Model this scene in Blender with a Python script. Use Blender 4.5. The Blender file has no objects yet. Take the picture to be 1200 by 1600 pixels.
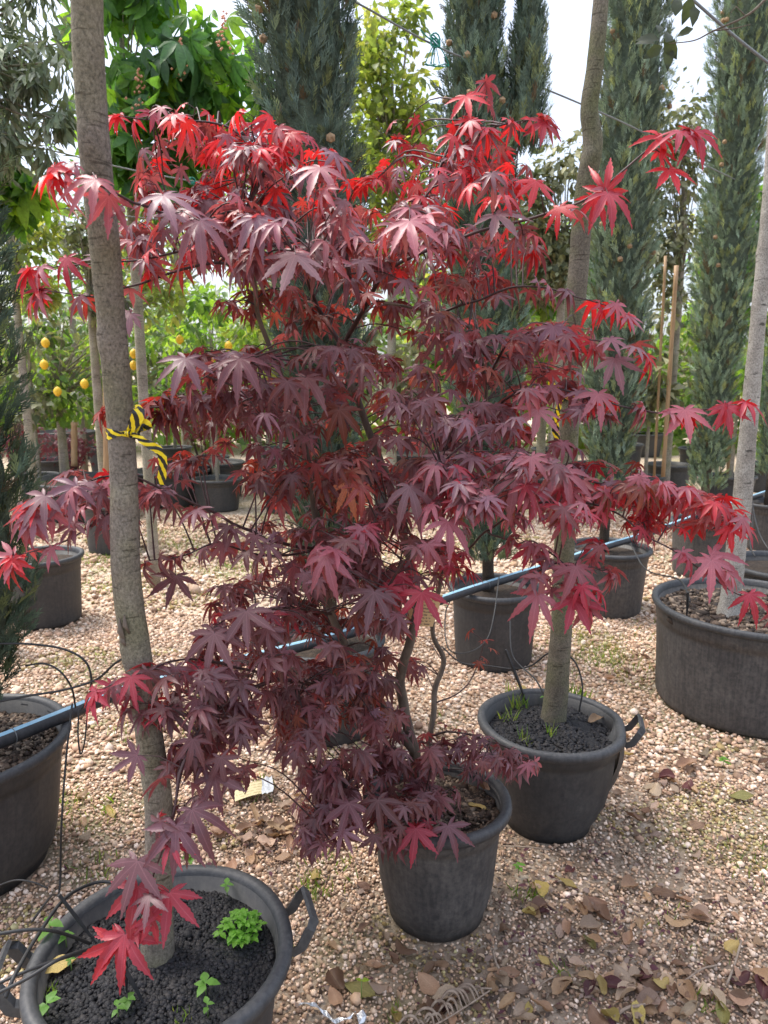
import bpy, math, random
import numpy as np
from mathutils import Vector, Matrix, noise as mnoise

rnd = random.Random(11)
nrs = np.random.RandomState(7)
R = math.radians
sc = bpy.context.scene
COL = sc.collection

# ------------------------------------------------------------------ camera
H = 1.5                     # eye height of the phone
TH = R(11)                  # looking slightly down
F = 1111.0                  # focal length in pixels of the 1200x1600 photograph
cT, sT = math.cos(TH), math.sin(TH)
cam = bpy.data.cameras.new('camera')
cam.sensor_fit = 'VERTICAL'
cam.sensor_height = 36.0
cam.lens = 36.0 * F / 1600.0
cam.clip_start = 0.02
cam.clip_end = 2000
cam_o = bpy.data.objects.new('camera', cam)
cam_o.location = (0, 0, H)
cam_o.rotation_euler = (math.pi / 2 - TH, 0, 0)
COL.objects.link(cam_o)
sc.camera = cam_o
cam.dof.use_dof = True
cam.dof.focus_distance = 1.75
cam.dof.aperture_fstop = 7.0

# ------------------------------------------------------------------ sky: bright overcast
SUN_EL, SUN_AZ = R(60), R(-62)          # azimuth measured from +Y towards +X
w = bpy.data.worlds.new('World')
sc.world = w
w.use_nodes = True
nt = w.node_tree
nt.nodes.clear()
N = nt.nodes.new
L = nt.links.new
out = N('ShaderNodeOutputWorld')
sky = N('ShaderNodeTexSky')
sky.sky_type = 'NISHITA'
sky.sun_disc = False
sky.sun_elevation = SUN_EL
sky.sun_rotation = SUN_AZ
sky.dust_density = 4.0
bg1 = N('ShaderNodeBackground')
bg1.inputs['Strength'].default_value = 0.05
L(sky.outputs[0], bg1.inputs['Color'])
tc = N('ShaderNodeTexCoord')
sep = N('ShaderNodeSeparateXYZ')
L(tc.outputs['Generated'], sep.inputs[0])
mx = N('ShaderNodeMath'); mx.operation = 'MAXIMUM'; mx.inputs[1].default_value = 0.0
L(sep.outputs['Z'], mx.inputs[0])
ma = N('ShaderNodeMath'); ma.operation = 'MULTIPLY_ADD'      # CIE overcast: (1 + 2 sin el) / 3
ma.inputs[1].default_value = 2 / 3; ma.inputs[2].default_value = 1 / 3
L(mx.outputs[0], ma.inputs[0])
cl = N('ShaderNodeTexNoise'); cl.inputs['Scale'].default_value = 2.2; cl.inputs['Detail'].default_value = 4
L(tc.outputs['Generated'], cl.inputs['Vector'])
cm = N('ShaderNodeMapRange'); cm.inputs['To Min'].default_value = 0.86; cm.inputs['To Max'].default_value = 1.14
L(cl.outputs['Fac'], cm.inputs['Value'])
mm = N('ShaderNodeMath'); mm.operation = 'MULTIPLY'
L(ma.outputs[0], mm.inputs[0]); L(cm.outputs[0], mm.inputs[1])
bg2 = N('ShaderNodeBackground')
bg2.inputs['Color'].default_value = (0.83, 0.88, 1.0, 1)
ms = N('ShaderNodeMath'); ms.operation = 'MULTIPLY'; ms.inputs[1].default_value = 0.50
L(mm.outputs[0], ms.inputs[0]); L(ms.outputs[0], bg2.inputs['Strength'])
ad = N('ShaderNodeAddShader')
L(bg1.outputs[0], ad.inputs[0]); L(bg2.outputs[0], ad.inputs[1])
L(ad.outputs[0], out.inputs['Surface'])

sun = bpy.data.lights.new('sun', 'SUN')
sun.energy = 1.45
sun.angle = R(25)
sun.color = (1.0, 0.95, 0.87)
sun_o = bpy.data.objects.new('sun', sun)
sd = Vector((math.sin(SUN_AZ) * math.cos(SUN_EL), math.cos(SUN_AZ) * math.cos(SUN_EL), math.sin(SUN_EL)))
sun_o.rotation_euler = sd.to_track_quat('Z', 'Y').to_euler()
sun_o.location = sd * 20
COL.objects.link(sun_o)

sc.view_settings.view_transform = 'Standard'
sc.view_settings.look = 'None'
sc.view_settings.gamma = 1.0
sc.view_settings.use_curve_mapping = False
sc.view_settings.exposure = 1.70
sc.render.engine = 'CYCLES'
cy = sc.cycles
cy.use_denoising = True
cy.max_bounces = 7; cy.diffuse_bounces = 4; cy.glossy_bounces = 2
cy.transmission_bounces = 4; cy.transparent_max_bounces = 4
cy.caustics_reflective = False; cy.caustics_refractive = False

# ------------------------------------------------------------------ photo pixel -> place
def ray(px, py):
    r = (px - 600) / F; u = (800 - py) / F
    return (r, cT + u * sT, -sT + u * cT)
def at(px, py, Y):
    d = ray(px, py); t = Y / d[1]
    return Vector((d[0] * t, Y, H + d[2] * t))
def gnd(px, py, z=0.0):
    d = ray(px, py); t = (z - H) / d[2]
    return Vector((d[0] * t, d[1] * t, z))
def mpp(P):                                  # metres per photo pixel at P
    return (P[1] * cT - (P[2] - H) * sT) / F
def to_px(P):
    zc = P[1] * cT - (P[2] - H) * sT
    u = P[1] * sT + (P[2] - H) * cT
    return 600 + F * P[0] / zc, 800 - F * u / zc

# ------------------------------------------------------------------ helpers
BASE = {}
def thing(name, label, cat, base=(0, 0, 0), group=None):
    o = bpy.data.objects.new(name, None)
    o.empty_display_size = 0.05
    o.location = base
    COL.objects.link(o)
    tag(o, label, cat, group)
    BASE[o.name] = Vector(base)
    return o
def tag(o, label=None, cat=None, group=None, kind=None):
    if label: o['label'] = label
    if cat: o['category'] = cat
    if group: o['group'] = group
    if kind: o['kind'] = kind
    return o
def link_mesh(name, me, parent=None):
    o = bpy.data.objects.new(name, me)
    COL.objects.link(o)
    if parent is not None:
        o.parent = parent
        BASE[o.name] = BASE[parent.name]
    return o
def mesh_obj(name, V, Fc, mat, parent=None, smooth=True, uv=None, base=None):
    """V in world coordinates; a child keeps the offset of its thing, a thing of one mesh gets `base` as origin"""
    off = BASE[parent.name] if parent is not None else (Vector(base) if base is not None else Vector((0, 0, 0)))
    me = bpy.data.meshes.new(name)
    me.from_pydata([tuple(Vector(v) - off) for v in V], [], Fc)
    if smooth:
        me.polygons.foreach_set('use_smooth', [True] * len(me.polygons))
    if uv is not None:
        ul = me.uv_layers.new(name='UVMap')
        for lp in me.loops:
            ul.data[lp.index].uv = uv[lp.vertex_index]
    me.materials.append(mat)
    o = link_mesh(name, me, parent)
    if parent is None and base is not None:
        o.location = off
        BASE[o.name] = off
    return o
class MB:
    def __init__(s): s.V = []; s.F = []
    def add(s, V, Fc):
        k = len(s.V); s.V += [Vector(v) for v in V]; s.F += [tuple(i + k for i in f) for f in Fc]
    def tube(s, pts, rad, n=6, cap=True):
        V, Fc = tube(pts, rad, n, cap); s.add(V, Fc)
    def build(s, name, mat, parent=None, smooth=True, base=None):
        return mesh_obj(name, s.V, s.F, mat, parent, smooth, base=base)

def frames(pts):
    T = []
    for i in range(len(pts)):
        a = pts[max(i - 1, 0)]; b = pts[min(i + 1, len(pts) - 1)]
        t = (b - a)
        T.append(t.normalized() if t.length > 1e-9 else Vector((0, 0, 1)))
    ref = Vector((0, 0, 1)) if abs(T[0].z) < 0.9 else Vector((1, 0, 0))
    u = T[0].cross(ref).normalized()
    out = []
    for t in T:
        u = (u - t * u.dot(t))
        u = u.normalized() if u.length > 1e-6 else t.orthogonal().normalized()
        out.append((t, u, t.cross(u)))
    return out
def tube(pts, rad, n=6, cap=True, bump=None):
    pts = [Vector(p) for p in pts]
    if not hasattr(rad, '__len__'): rad = [rad] * len(pts)
    V = []; Fc = []
    for i, (p, (t, u, v)) in enumerate(zip(pts, frames(pts))):
        for k in range(n):
            a = 2 * math.pi * k / n
            rr = rad[i]
            d = u * math.cos(a) + v * math.sin(a)
            if bump: rr *= bump(p, d, i / (len(pts) - 1))
            V.append(p + d * rr)
    for i in range(len(pts) - 1):
        for k in range(n):
            k2 = (k + 1) % n
            Fc.append((i * n + k, i * n + k2, (i + 1) * n + k2, (i + 1) * n + k))
    if cap:
        Fc.append(tuple(range(n - 1, -1, -1)))
        m = (len(pts) - 1) * n
        Fc.append(tuple(m + k for k in range(n)))
    return V, Fc
def catmull(pts, per=6):
    """smooth a polyline of tuples (any dimension)"""
    P = [np.array(p, float) for p in pts]
    if len(P) < 3: 
        return [tuple(P[0] + (P[-1] - P[0]) * i / per) for i in range(per + 1)]
    P = [2 * P[0] - P[1]] + P + [2 * P[-1] - P[-2]]
    o = []
    for i in range(1, len(P) - 2):
        a, b, c, d = P[i - 1:i + 3]
        for k in range(per):
            t = k / per
            o.append(tuple(0.5 * (2 * b + (c - a) * t + (2 * a - 5 * b + 4 * c - d) * t * t + (3 * b - a - 3 * c + d) * t ** 3)))
    o.append(tuple(P[-2]))
    return o
def box_verts(c, ax, ay, az):
    c = Vector(c); V = []
    for sx in (-1, 1):
        for sy in (-1, 1):
            for sz in (-1, 1):
                V.append(c + Vector(ax) * sx + Vector(ay) * sy + Vector(az) * sz)
    return V, [(0, 1, 3, 2), (4, 6, 7, 5), (0, 4, 5, 1), (2, 3, 7, 6), (0, 2, 6, 4), (1, 5, 7, 3)]
def lathe(prof, c, n=56, warp=None):
    V = []; Fc = []
    for (r, z) in prof:
        for k in range(n):
            a = 2 * math.pi * k / n
            rr = r
            x, y, zz = c[0] + rr * math.cos(a), c[1] + rr * math.sin(a), c[2] + z
            if warp: x, y, zz = warp(x, y, zz, a, r, z)
            V.append((x, y, zz))
    for i in range(len(prof) - 1):
        for k in range(n):
            k2 = (k + 1) % n
            Fc.append((i * n + k, i * n + k2, (i + 1) * n + k2, (i + 1) * n + k))
    return V, Fc

# ---- numpy mass meshes (foliage, gravel): every piece a transformed template with its own colour
def mass(name, tmpl, M, pos, tint, mat, parent=None, smooth=False, kind='stuff', pick=None, extra=None):
    n = len(pos)
    if pick is None: pick = nrs.randint(0, len(tmpl), n)
    off = np.array(BASE[parent.name]) if parent is not None else np.zeros(3)
    vs = []; fs = []; cs = []; ex = []; k = 0
    for ti, tm in enumerate(tmpl):
        V, T = tm[0], tm[1]
        idx = np.where(pick == ti)[0]
        if not len(idx): continue
        W = np.einsum('nij,vj->nvi', M[idx], V) + pos[idx][:, None, :] - off
        nv = len(V)
        vs.append(W.reshape(-1, 3))
        fs.append((T[None, :, :] + (k + np.arange(len(idx)) * nv)[:, None, None]).reshape(-1, 3))
        cs.append(np.repeat(tint[idx], nv, axis=0))
        if extra is not None: ex.append(np.tile(tm[2], len(idx)))
        k += nv * len(idx)
    vs = np.concatenate(vs).astype(np.float32); fs = np.concatenate(fs).astype(np.int32); cs = np.concatenate(cs)
    me = bpy.data.meshes.new(name)
    me.vertices.add(len(vs)); me.vertices.foreach_set('co', vs.ravel())
    me.loops.add(len(fs) * 3); me.loops.foreach_set('vertex_index', fs.ravel())
    me.polygons.add(len(fs))
    me.polygons.foreach_set('loop_start', np.arange(0, len(fs) * 3, 3, dtype=np.int32))
    me.polygons.foreach_set('loop_total', np.full(len(fs), 3, dtype=np.int32))
    if smooth: me.polygons.foreach_set('use_smooth', np.ones(len(fs), dtype=bool))
    me.update(calc_edges=True)
    at_ = me.attributes.new('tint', 'FLOAT_COLOR', 'POINT')
    at_.data.foreach_set('color', np.concatenate([cs, np.ones((len(cs), 1))], axis=1).astype(np.float32).ravel())
    if extra is not None:
        ea = me.attributes.new(extra, 'FLOAT', 'POINT')
        ea.data.foreach_set('value', np.concatenate(ex).astype(np.float32))
    me.materials.append(mat)
    o = link_mesh(name, me, parent)
    if kind: o['kind'] = kind
    return o
def norm(a): return a / np.maximum(np.linalg.norm(a, axis=-1, keepdims=True), 1e-9)
def frame_mats(d, up, scale):
    """columns: side, direction d (local +Y), normal (local +Z) nearest to `up`"""
    d = norm(d); s = norm(np.cross(d, up)); n = np.cross(s, d)
    return np.stack([s, d, n], axis=-1) * np.asarray(scale).reshape(-1, 1, 1)

# ------------------------------------------------------------------ materials
def material(name):
    m = bpy.data.materials.new(name); m.use_nodes = True
    nt = m.node_tree
    return m, nt, nt.nodes['Principled BSDF']
def node(nt, t, **kw):
    n = nt.nodes.new(t)
    for k, v in kw.items(): setattr(n, k, v)
    return n
def noise_node(nt, scale, detail=4, rough=0.6, vec=None, stretch=None):
    n = node(nt, 'ShaderNodeTexNoise')
    n.inputs['Scale'].default_value = scale; n.inputs['Detail'].default_value = detail; n.inputs['Roughness'].default_value = rough
    tcn = node(nt, 'ShaderNodeTexCoord')
    src = tcn.outputs['Object']
    if stretch:
        mp = node(nt, 'ShaderNodeMapping'); mp.inputs['Scale'].default_value = stretch
        nt.links.new(src, mp.inputs[0]); src = mp.outputs[0]
    nt.links.new(src, n.inputs['Vector'])
    return n
def ramp(nt, fac, stops):
    r = node(nt, 'ShaderNodeValToRGB')
    e = r.color_ramp.elements
    while len(e) < len(stops): e.new(0.5)
    for el, (p, c) in zip(e, stops):
        el.position = p; el.color = (*c, 1)
    nt.links.new(fac, r.inputs['Fac'])
    return r.outputs['Color']
def bump(nt, p, h, strength=0.4, dist=0.01):
    b = node(nt, 'ShaderNodeBump'); b.inputs['Strength'].default_value = strength; b.inputs['Distance'].default_value = dist
    nt.links.new(h, b.inputs['Height']); nt.links.new(b.outputs[0], p.inputs['Normal'])
def mixc(nt, fac, a, b, mode='MIX'):
    m = node(nt, 'ShaderNodeMix', data_type='RGBA', blend_type=mode)
    def put(sock, v):
        if hasattr(v, 'is_linked') or hasattr(v, 'links'): nt.links.new(v, sock)
        elif isinstance(v, (int, float)): sock.default_value = v
        else: sock.default_value = (*v, 1)
    put(m.inputs[0], fac); put(m.inputs[6], a); put(m.inputs[7], b)
    return m.outputs[2]
def simple(name, c1, c2, scale=20, rough=0.7, bstr=0.3, bdist=0.004, stretch=None, spec=0.4, detail=5):
    m, nt, p = material(name)
    n = noise_node(nt, scale, detail, 0.65, stretch=stretch)
    nt.links.new(ramp(nt, n.outputs['Fac'], [(0.3, c1), (0.7, c2)]), p.inputs['Base Color'])
    p.inputs['Roughness'].default_value = rough
    p.inputs['Specular IOR Level'].default_value = spec
    if bstr: bump(nt, p, n.outputs['Fac'], bstr, bdist)
    return m

def plastic_mat(name, base=(0.030, 0.031, 0.034), dust=(0.15, 0.14, 0.125), amount=0.38, scale=1.0):
    m, nt, p = material(name)
    n1 = noise_node(nt, 7 * scale, 6, 0.7)
    n2 = noise_node(nt, 60 * scale, 4, 0.7)
    n3 = noise_node(nt, 16, 4, 0.6, stretch=(6, 6, 0.35))      # runs of dried water
    a = node(nt, 'ShaderNodeMath', operation='MULTIPLY'); nt.links.new(n1.outputs['Fac'], a.inputs[0]); nt.links.new(n2.outputs['Fac'], a.inputs[1])
    b = node(nt, 'ShaderNodeMath', operation='MULTIPLY_ADD'); nt.links.new(n3.outputs['Fac'], b.inputs[0]); b.inputs[1].default_value = 0.35
    nt.links.new(a.outputs[0], b.inputs[2])
    mr = node(nt, 'ShaderNodeMapRange'); mr.inputs['From Min'].default_value = 0.33; mr.inputs['From Max'].default_value = 0.66; mr.inputs['To Max'].default_value = amount
    nt.links.new(b.outputs[0], mr.inputs['Value'])
    nt.links.new(mixc(nt, mr.outputs[0], base, dust), p.inputs['Base Color'])
    rr = node(nt, 'ShaderNodeMapRange'); rr.inputs['To Min'].default_value = 0.38; rr.inputs['To Max'].default_value = 0.8
    nt.links.new(n1.outputs['Fac'], rr.inputs['Value']); nt.links.new(rr.outputs[0], p.inputs['Roughness'])
    bump(nt, p, n2.outputs['Fac'], 0.15, 0.002)
    return m
M_POT = plastic_mat('black_pot_plastic')
M_POT_DUSTY = plastic_mat('dusty_pot_plastic', (0.040, 0.040, 0.042), (0.22, 0.20, 0.18), 0.55)
M_RIM = plastic_mat('pot_rim_plastic', (0.034, 0.036, 0.040), (0.16, 0.155, 0.15), 0.45, 1.6)
M_TUBE = plastic_mat('drip_tube_plastic', (0.018, 0.018, 0.019), (0.08, 0.08, 0.08), 0.3)
M_PIPE = plastic_mat('pipe_plastic', (0.022, 0.023, 0.027), (0.12, 0.12, 0.12), 0.35)
M_BLUE = simple('blue_pipe_stripe', (0.22, 0.42, 0.55), (0.34, 0.52, 0.64), 30, 0.5, 0.05)
M_SOIL = simple('potting_soil', (0.018, 0.013, 0.010), (0.085, 0.060, 0.042), 60, 0.95, 0.9, 0.01)
M_BLACKSOIL = simple('black_lava_soil', (0.006, 0.006, 0.007), (0.028, 0.027, 0.028), 90, 0.8, 0.9, 0.006)
M_STAKE = simple('bamboo_stake', (0.30, 0.18, 0.09), (0.44, 0.29, 0.16), 9, 0.6, 0.2, 0.003, (4, 4, 0.6))
M_WIRE = simple('steel_cable', (0.12, 0.13, 0.13), (0.24, 0.25, 0.25), 200, 0.5, 0.2)
M_TWINE = simple('green_twine', (0.01, 0.17, 0.13), (0.03, 0.30, 0.22), 150, 0.6, 0.3)
M_CONE = simple('cypress_cone', (0.20, 0.12, 0.06), (0.42, 0.29, 0.17), 70, 0.8, 0.6, 0.004)
M_LEMON = simple('lemon_skin', (0.80, 0.45, 0.02), (0.88, 0.58, 0.05), 40, 0.45, 0.2, 0.002)
M_MTWIG = simple('maple_twig_bark', (0.030, 0.014, 0.016), (0.085, 0.042, 0.040), 40, 0.55, 0.3, 0.002)
M_MTRUNK = simple('maple_trunk_bark', (0.055, 0.042, 0.034), (0.19, 0.15, 0.115), 30, 0.8, 0.6, 0.004, (1, 1, 0.35))
M_FOIL = simple('silver_foil', (0.55, 0.57, 0.60), (0.75, 0.77, 0.80), 60, 0.25, 0.5, 0.004, spec=0.8)
M_FOIL.node_tree.nodes['Principled BSDF'].inputs['Metallic'].default_value = 0.6
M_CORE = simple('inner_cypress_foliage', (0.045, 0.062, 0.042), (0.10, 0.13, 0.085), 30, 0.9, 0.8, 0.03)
M_BRICK = simple('weathered_block', (0.10, 0.09, 0.08), (0.42, 0.38, 0.33), 22, 0.9, 0.5, 0.006)
M_STICK = simple('dead_stick', (0.16, 0.11, 0.08), (0.38, 0.30, 0.23), 50, 0.9, 0.4, 0.003)

def bark_mat(name, dark, mid, light, green=None, marks=0.0, rings=0.85):
    m, nt, p = material(name)
    big = noise_node(nt, 9, 5, 0.6)
    fine = noise_node(nt, 210, 5, 0.75, stretch=(1, 1, 0.75))
    ring = noise_node(nt, 16, 3, 0.55, stretch=(0.9, 0.9, 9))
    c = ramp(nt, big.outputs['Fac'], [(0.25, dark), (0.5, mid), (0.78, light)])
    f = ramp(nt, fine.outputs['Fac'], [(0.32, (0.42, 0.42, 0.42)), (0.68, (1.45, 1.45, 1.45))])
    c = mixc(nt, 1.0, c, f, 'MULTIPLY')
    rg = ramp(nt, ring.outputs['Fac'], [(0.33, (0.40, 0.38, 0.36)), (0.385, (1, 1, 1)), (0.66, (1, 1, 1)), (0.72, (1.35, 1.33, 1.3))])
    c = mixc(nt, rings, c, mixc(nt, 1.0, c, rg, 'MULTIPLY'))
    if green is not None:
        g = noise_node(nt, 5, 3, 0.6)
        mr = node(nt, 'ShaderNodeMapRange'); mr.inputs['From Min'].default_value = 0.42; mr.inputs['From Max'].default_value = 0.62; mr.inputs['To Max'].default_value = 0.75
        nt.links.new(g.outputs['Fac'], mr.inputs['Value'])
        c = mixc(nt, mr.outputs[0], c, mixc(nt, 1.0, c, green, 'MULTIPLY'))
    if marks:
        mk = noise_node(nt, 26, 3, 0.5, stretch=(0.7, 0.7, 2.2))
        k = ramp(nt, mk.outputs['Fac'], [(0.30, (1, 1, 1)), (0.37, (0, 0, 0))])
        sepn = node(nt, 'ShaderNodeSeparateColor'); nt.links.new(k, sepn.inputs[0])
        mu = node(nt, 'ShaderNodeMath', operation='MULTIPLY'); mu.inputs[1].default_value = marks; nt.links.new(sepn.outputs[0], mu.inputs[0])
        c = mixc(nt, mu.outputs[0], c, (0.05, 0.045, 0.04))
    nt.links.new(c, p.inputs['Base Color'])
    p.inputs['Roughness'].default_value = 0.85
    p.inputs['Specular IOR Level'].default_value = 0.25
    hh = node(nt, 'ShaderNodeMath', operation='MULTIPLY_ADD'); nt.links.new(fine.outputs['Fac'], hh.inputs[0]); hh.inputs[1].default_value = 1.0
    rw = node(nt, 'ShaderNodeMath', operation='MULTIPLY'); rw.inputs[1].default_value = 0.22; nt.links.new(ring.outputs['Fac'], rw.inputs[0])
    nt.links.new(rw.outputs[0], hh.inputs[2])
    bump(nt, p, hh.outputs[0], 0.8, 0.004)
    return m
M_BARK_L = bark_mat('grey_brown_bark', (0.150, 0.128, 0.106), (0.205, 0.178, 0.150), (0.265, 0.232, 0.196), (0.95, 1.02, 0.72))
M_BARK_R = bark_mat('mossy_bark', (0.115, 0.10, 0.076), (0.155, 0.136, 0.104), (0.205, 0.182, 0.145), (0.80, 0.98, 0.55))
M_BARK_B = bark_mat('pale_speckled_bark', (0.24, 0.215, 0.185), (0.36, 0.335, 0.295), (0.50, 0.475, 0.43), None, 0.85, 0.5)
M_BARK_BG = bark_mat('pale_nursery_bark', (0.20, 0.17, 0.14), (0.32, 0.28, 0.235), (0.44, 0.395, 0.345), (0.9, 1.0, 0.75))
M_BARK_C = bark_mat('cypress_bark', (0.08, 0.06, 0.05), (0.15, 0.12, 0.095), (0.22, 0.185, 0.15))

def foliage_mat(name, trans=0.35, rough=0.55, boost=(1.9, 2.0, 0.9), src='attr', rib=None, spec=0.4, var=0.35, warm=None, wf=0.5):
    m, nt, p = material(name)
    if src == 'attr':
        a = node(nt, 'ShaderNodeAttribute', attribute_name='tint'); c = a.outputs['Color']
    else:
        a = node(nt, 'ShaderNodeObjectInfo'); c = a.outputs['Color']
    n = noise_node(nt, 55, 3, 0.6)
    v = ramp(nt, n.outputs['Fac'], [(0.3, (1 - var,) * 3), (0.7, (1 + var * 0.8,) * 3)])
    col = mixc(nt, 1.0, c, v, 'MULTIPLY')
    if rib:
        ra = node(nt, 'ShaderNodeAttribute', attribute_name='rib')
        mr = node(nt, 'ShaderNodeMapRange'); mr.inputs['From Min'].default_value = 0.86; mr.inputs['From Max'].default_value = 0.98; mr.inputs['To Max'].default_value = 0.55
        nt.links.new(ra.outputs['Fac'], mr.inputs['Value'])
        col = mixc(nt, mr.outputs[0], col, mixc(nt, 1.0, col, rib, 'ADD'))
    nt.links.new(col, p.inputs['Base Color'])
    p.inputs['Roughness'].default_value = rough
    p.inputs['Specular IOR Level'].default_value = spec
    tr = node(nt, 'ShaderNodeBsdfTranslucent')
    tcol = mixc(nt, 1.0, col, boost, 'MULTIPLY')
    if warm: tcol = mixc(nt, wf, tcol, warm)
    nt.links.new(tcol, tr.inputs['Color'])
    mxs = node(nt, 'ShaderNodeMixShader'); mxs.inputs[0].default_value = trans
    nt.links.new(p.outputs[0], mxs.inputs[1]); nt.links.new(tr.outputs[0], mxs.inputs[2])
    nt.links.new(mxs.outputs[0], nt.nodes['Material Output'].inputs['Surface'])
    return m
M_LEAF_O = foliage_mat('maple_leaf', 0.30, 0.42, (2.6, 1.1, 0.9), 'obj', (0.13, 0.07, 0.08), 0.5, 0.20, (0.50, 0.05, 0.03), 0.28)
M_LEAF_S = foliage_mat('maple_foliage', 0.30, 0.42, (2.6, 1.1, 0.9), 'attr', (0.13, 0.07, 0.08), 0.5, 0.20, (0.50, 0.05, 0.03), 0.28)
M_CYP = foliage_mat('cypress_foliage', 0.12, 0.7, (1.2, 1.4, 0.8), spec=0.25)
M_GREEN = foliage_mat('green_foliage', 0.50, 0.42, (1.9, 2.0, 0.8), spec=0.45, var=0.25)
M_OLIVE = foliage_mat('silvery_foliage', 0.18, 0.55, (1.3, 1.5, 0.9), spec=0.35, var=0.25)
M_PEBBLE = foliage_mat('gravel_stone', 0.0, 0.85, (1, 1, 1), spec=0.25, var=0.22)
M_GRAIN = foliage_mat('soil_grain', 0.0, 0.7, (1, 1, 1), spec=0.35, var=0.3)
M_DRY = foliage_mat('fallen_leaf', 0.15, 0.6, (1.6, 1.3, 0.8), 'obj', (0.10, 0.08, 0.04), 0.35, 0.45)
M_WEED = foliage_mat('weed_leaf', 0.4, 0.5, (1.8, 2.0, 0.7), 'obj', None, 0.4, 0.2)

def ground_mat():
    m, nt, p = material('gravel_ground')
    tcn = node(nt, 'ShaderNodeTexCoord')
    vo = node(nt, 'ShaderNodeTexVoronoi'); vo.inputs['Scale'].default_value = 60
    nt.links.new(tcn.outputs['Object'], vo.inputs['Vector'])
    big = noise_node(nt, 1.1, 5, 0.6)
    fine = noise_node(nt, 45, 5, 0.7)
    sepn = node(nt, 'ShaderNodeSeparateColor'); nt.links.new(vo.outputs['Color'], sepn.inputs[0])
    grav = ramp(nt, sepn.outputs[0], [(0.0, (0.30, 0.215, 0.15)), (0.4, (0.46, 0.35, 0.255)), (0.75, (0.58, 0.46, 0.35)), (1.0, (0.68, 0.58, 0.47))])
    soil = ramp(nt, fine.outputs['Fac'], [(0.3, (0.028, 0.020, 0.014)), (0.7, (0.15, 0.105, 0.07))])
    near = node(nt, 'ShaderNodeSeparateXYZ'); nt.links.new(tcn.outputs['Object'], near.inputs[0])
    mr = node(nt, 'ShaderNodeMapRange'); mr.inputs['From Min'].default_value = 2.2; mr.inputs['From Max'].default_value = 4.2
    mr.inputs['To Min'].default_value = 0.45
    nt.links.new(near.outputs['Y'], mr.inputs['Value'])
    c = mixc(nt, mr.outputs[0], soil, grav)
    gm = node(nt, 'ShaderNodeMapRange'); gm.inputs['From Min'].default_value = 0.53; gm.inputs['From Max'].default_value = 0.66; gm.inputs['To Max'].default_value = 0.55
    nt.links.new(big.outputs['Fac'], gm.inputs['Value'])
    c = mixc(nt, gm.outputs[0], c, (0.20, 0.21, 0.07))
    nt.links.new(c, p.inputs['Base Color'])
    p.inputs['Roughness'].default_value = 0.95
    p.inputs['Specular IOR Level'].default_value = 0.15
    ad = node(nt, 'ShaderNodeMath', operation='SUBTRACT'); nt.links.new(fine.outputs['Fac'], ad.inputs[0]); nt.links.new(vo.outputs['Distance'], ad.inputs[1])
    bump(nt, p, ad.outputs[0], 0.7, 0.012)
    return m
M_GROUND = ground_mat()

def tape_mat():
    m, nt, p = material('striped_warning_tape')
    tcn = node(nt, 'ShaderNodeTexCoord'); s = node(nt, 'ShaderNodeSeparateXYZ'); nt.links.new(tcn.outputs['UV'], s.inputs[0])
    a = node(nt, 'ShaderNodeMath', operation='MULTIPLY_ADD'); nt.links.new(s.outputs['Y'], a.inputs[0]); a.inputs[1].default_value = 0.55; nt.links.new(s.outputs['X'], a.inputs[2])
    f = node(nt, 'ShaderNodeMath', operation='FRACT'); nt.links.new(a.outputs[0], f.inputs[0])
    g = node(nt, 'ShaderNodeMath', operation='GREATER_THAN'); nt.links.new(f.outputs[0], g.inputs[0]); g.inputs[1].default_value = 0.5
    nt.links.new(mixc(nt, g.outputs[0], (0.012, 0.013, 0.012), (0.82, 0.62, 0.01)), p.inputs['Base Color'])
    p.inputs['Roughness'].default_value = 0.3
    n = noise_node(nt, 160, 3); bump(nt, p, n.outputs['Fac'], 0.25, 0.002)
    return m
M_TAPE = tape_mat()

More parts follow.
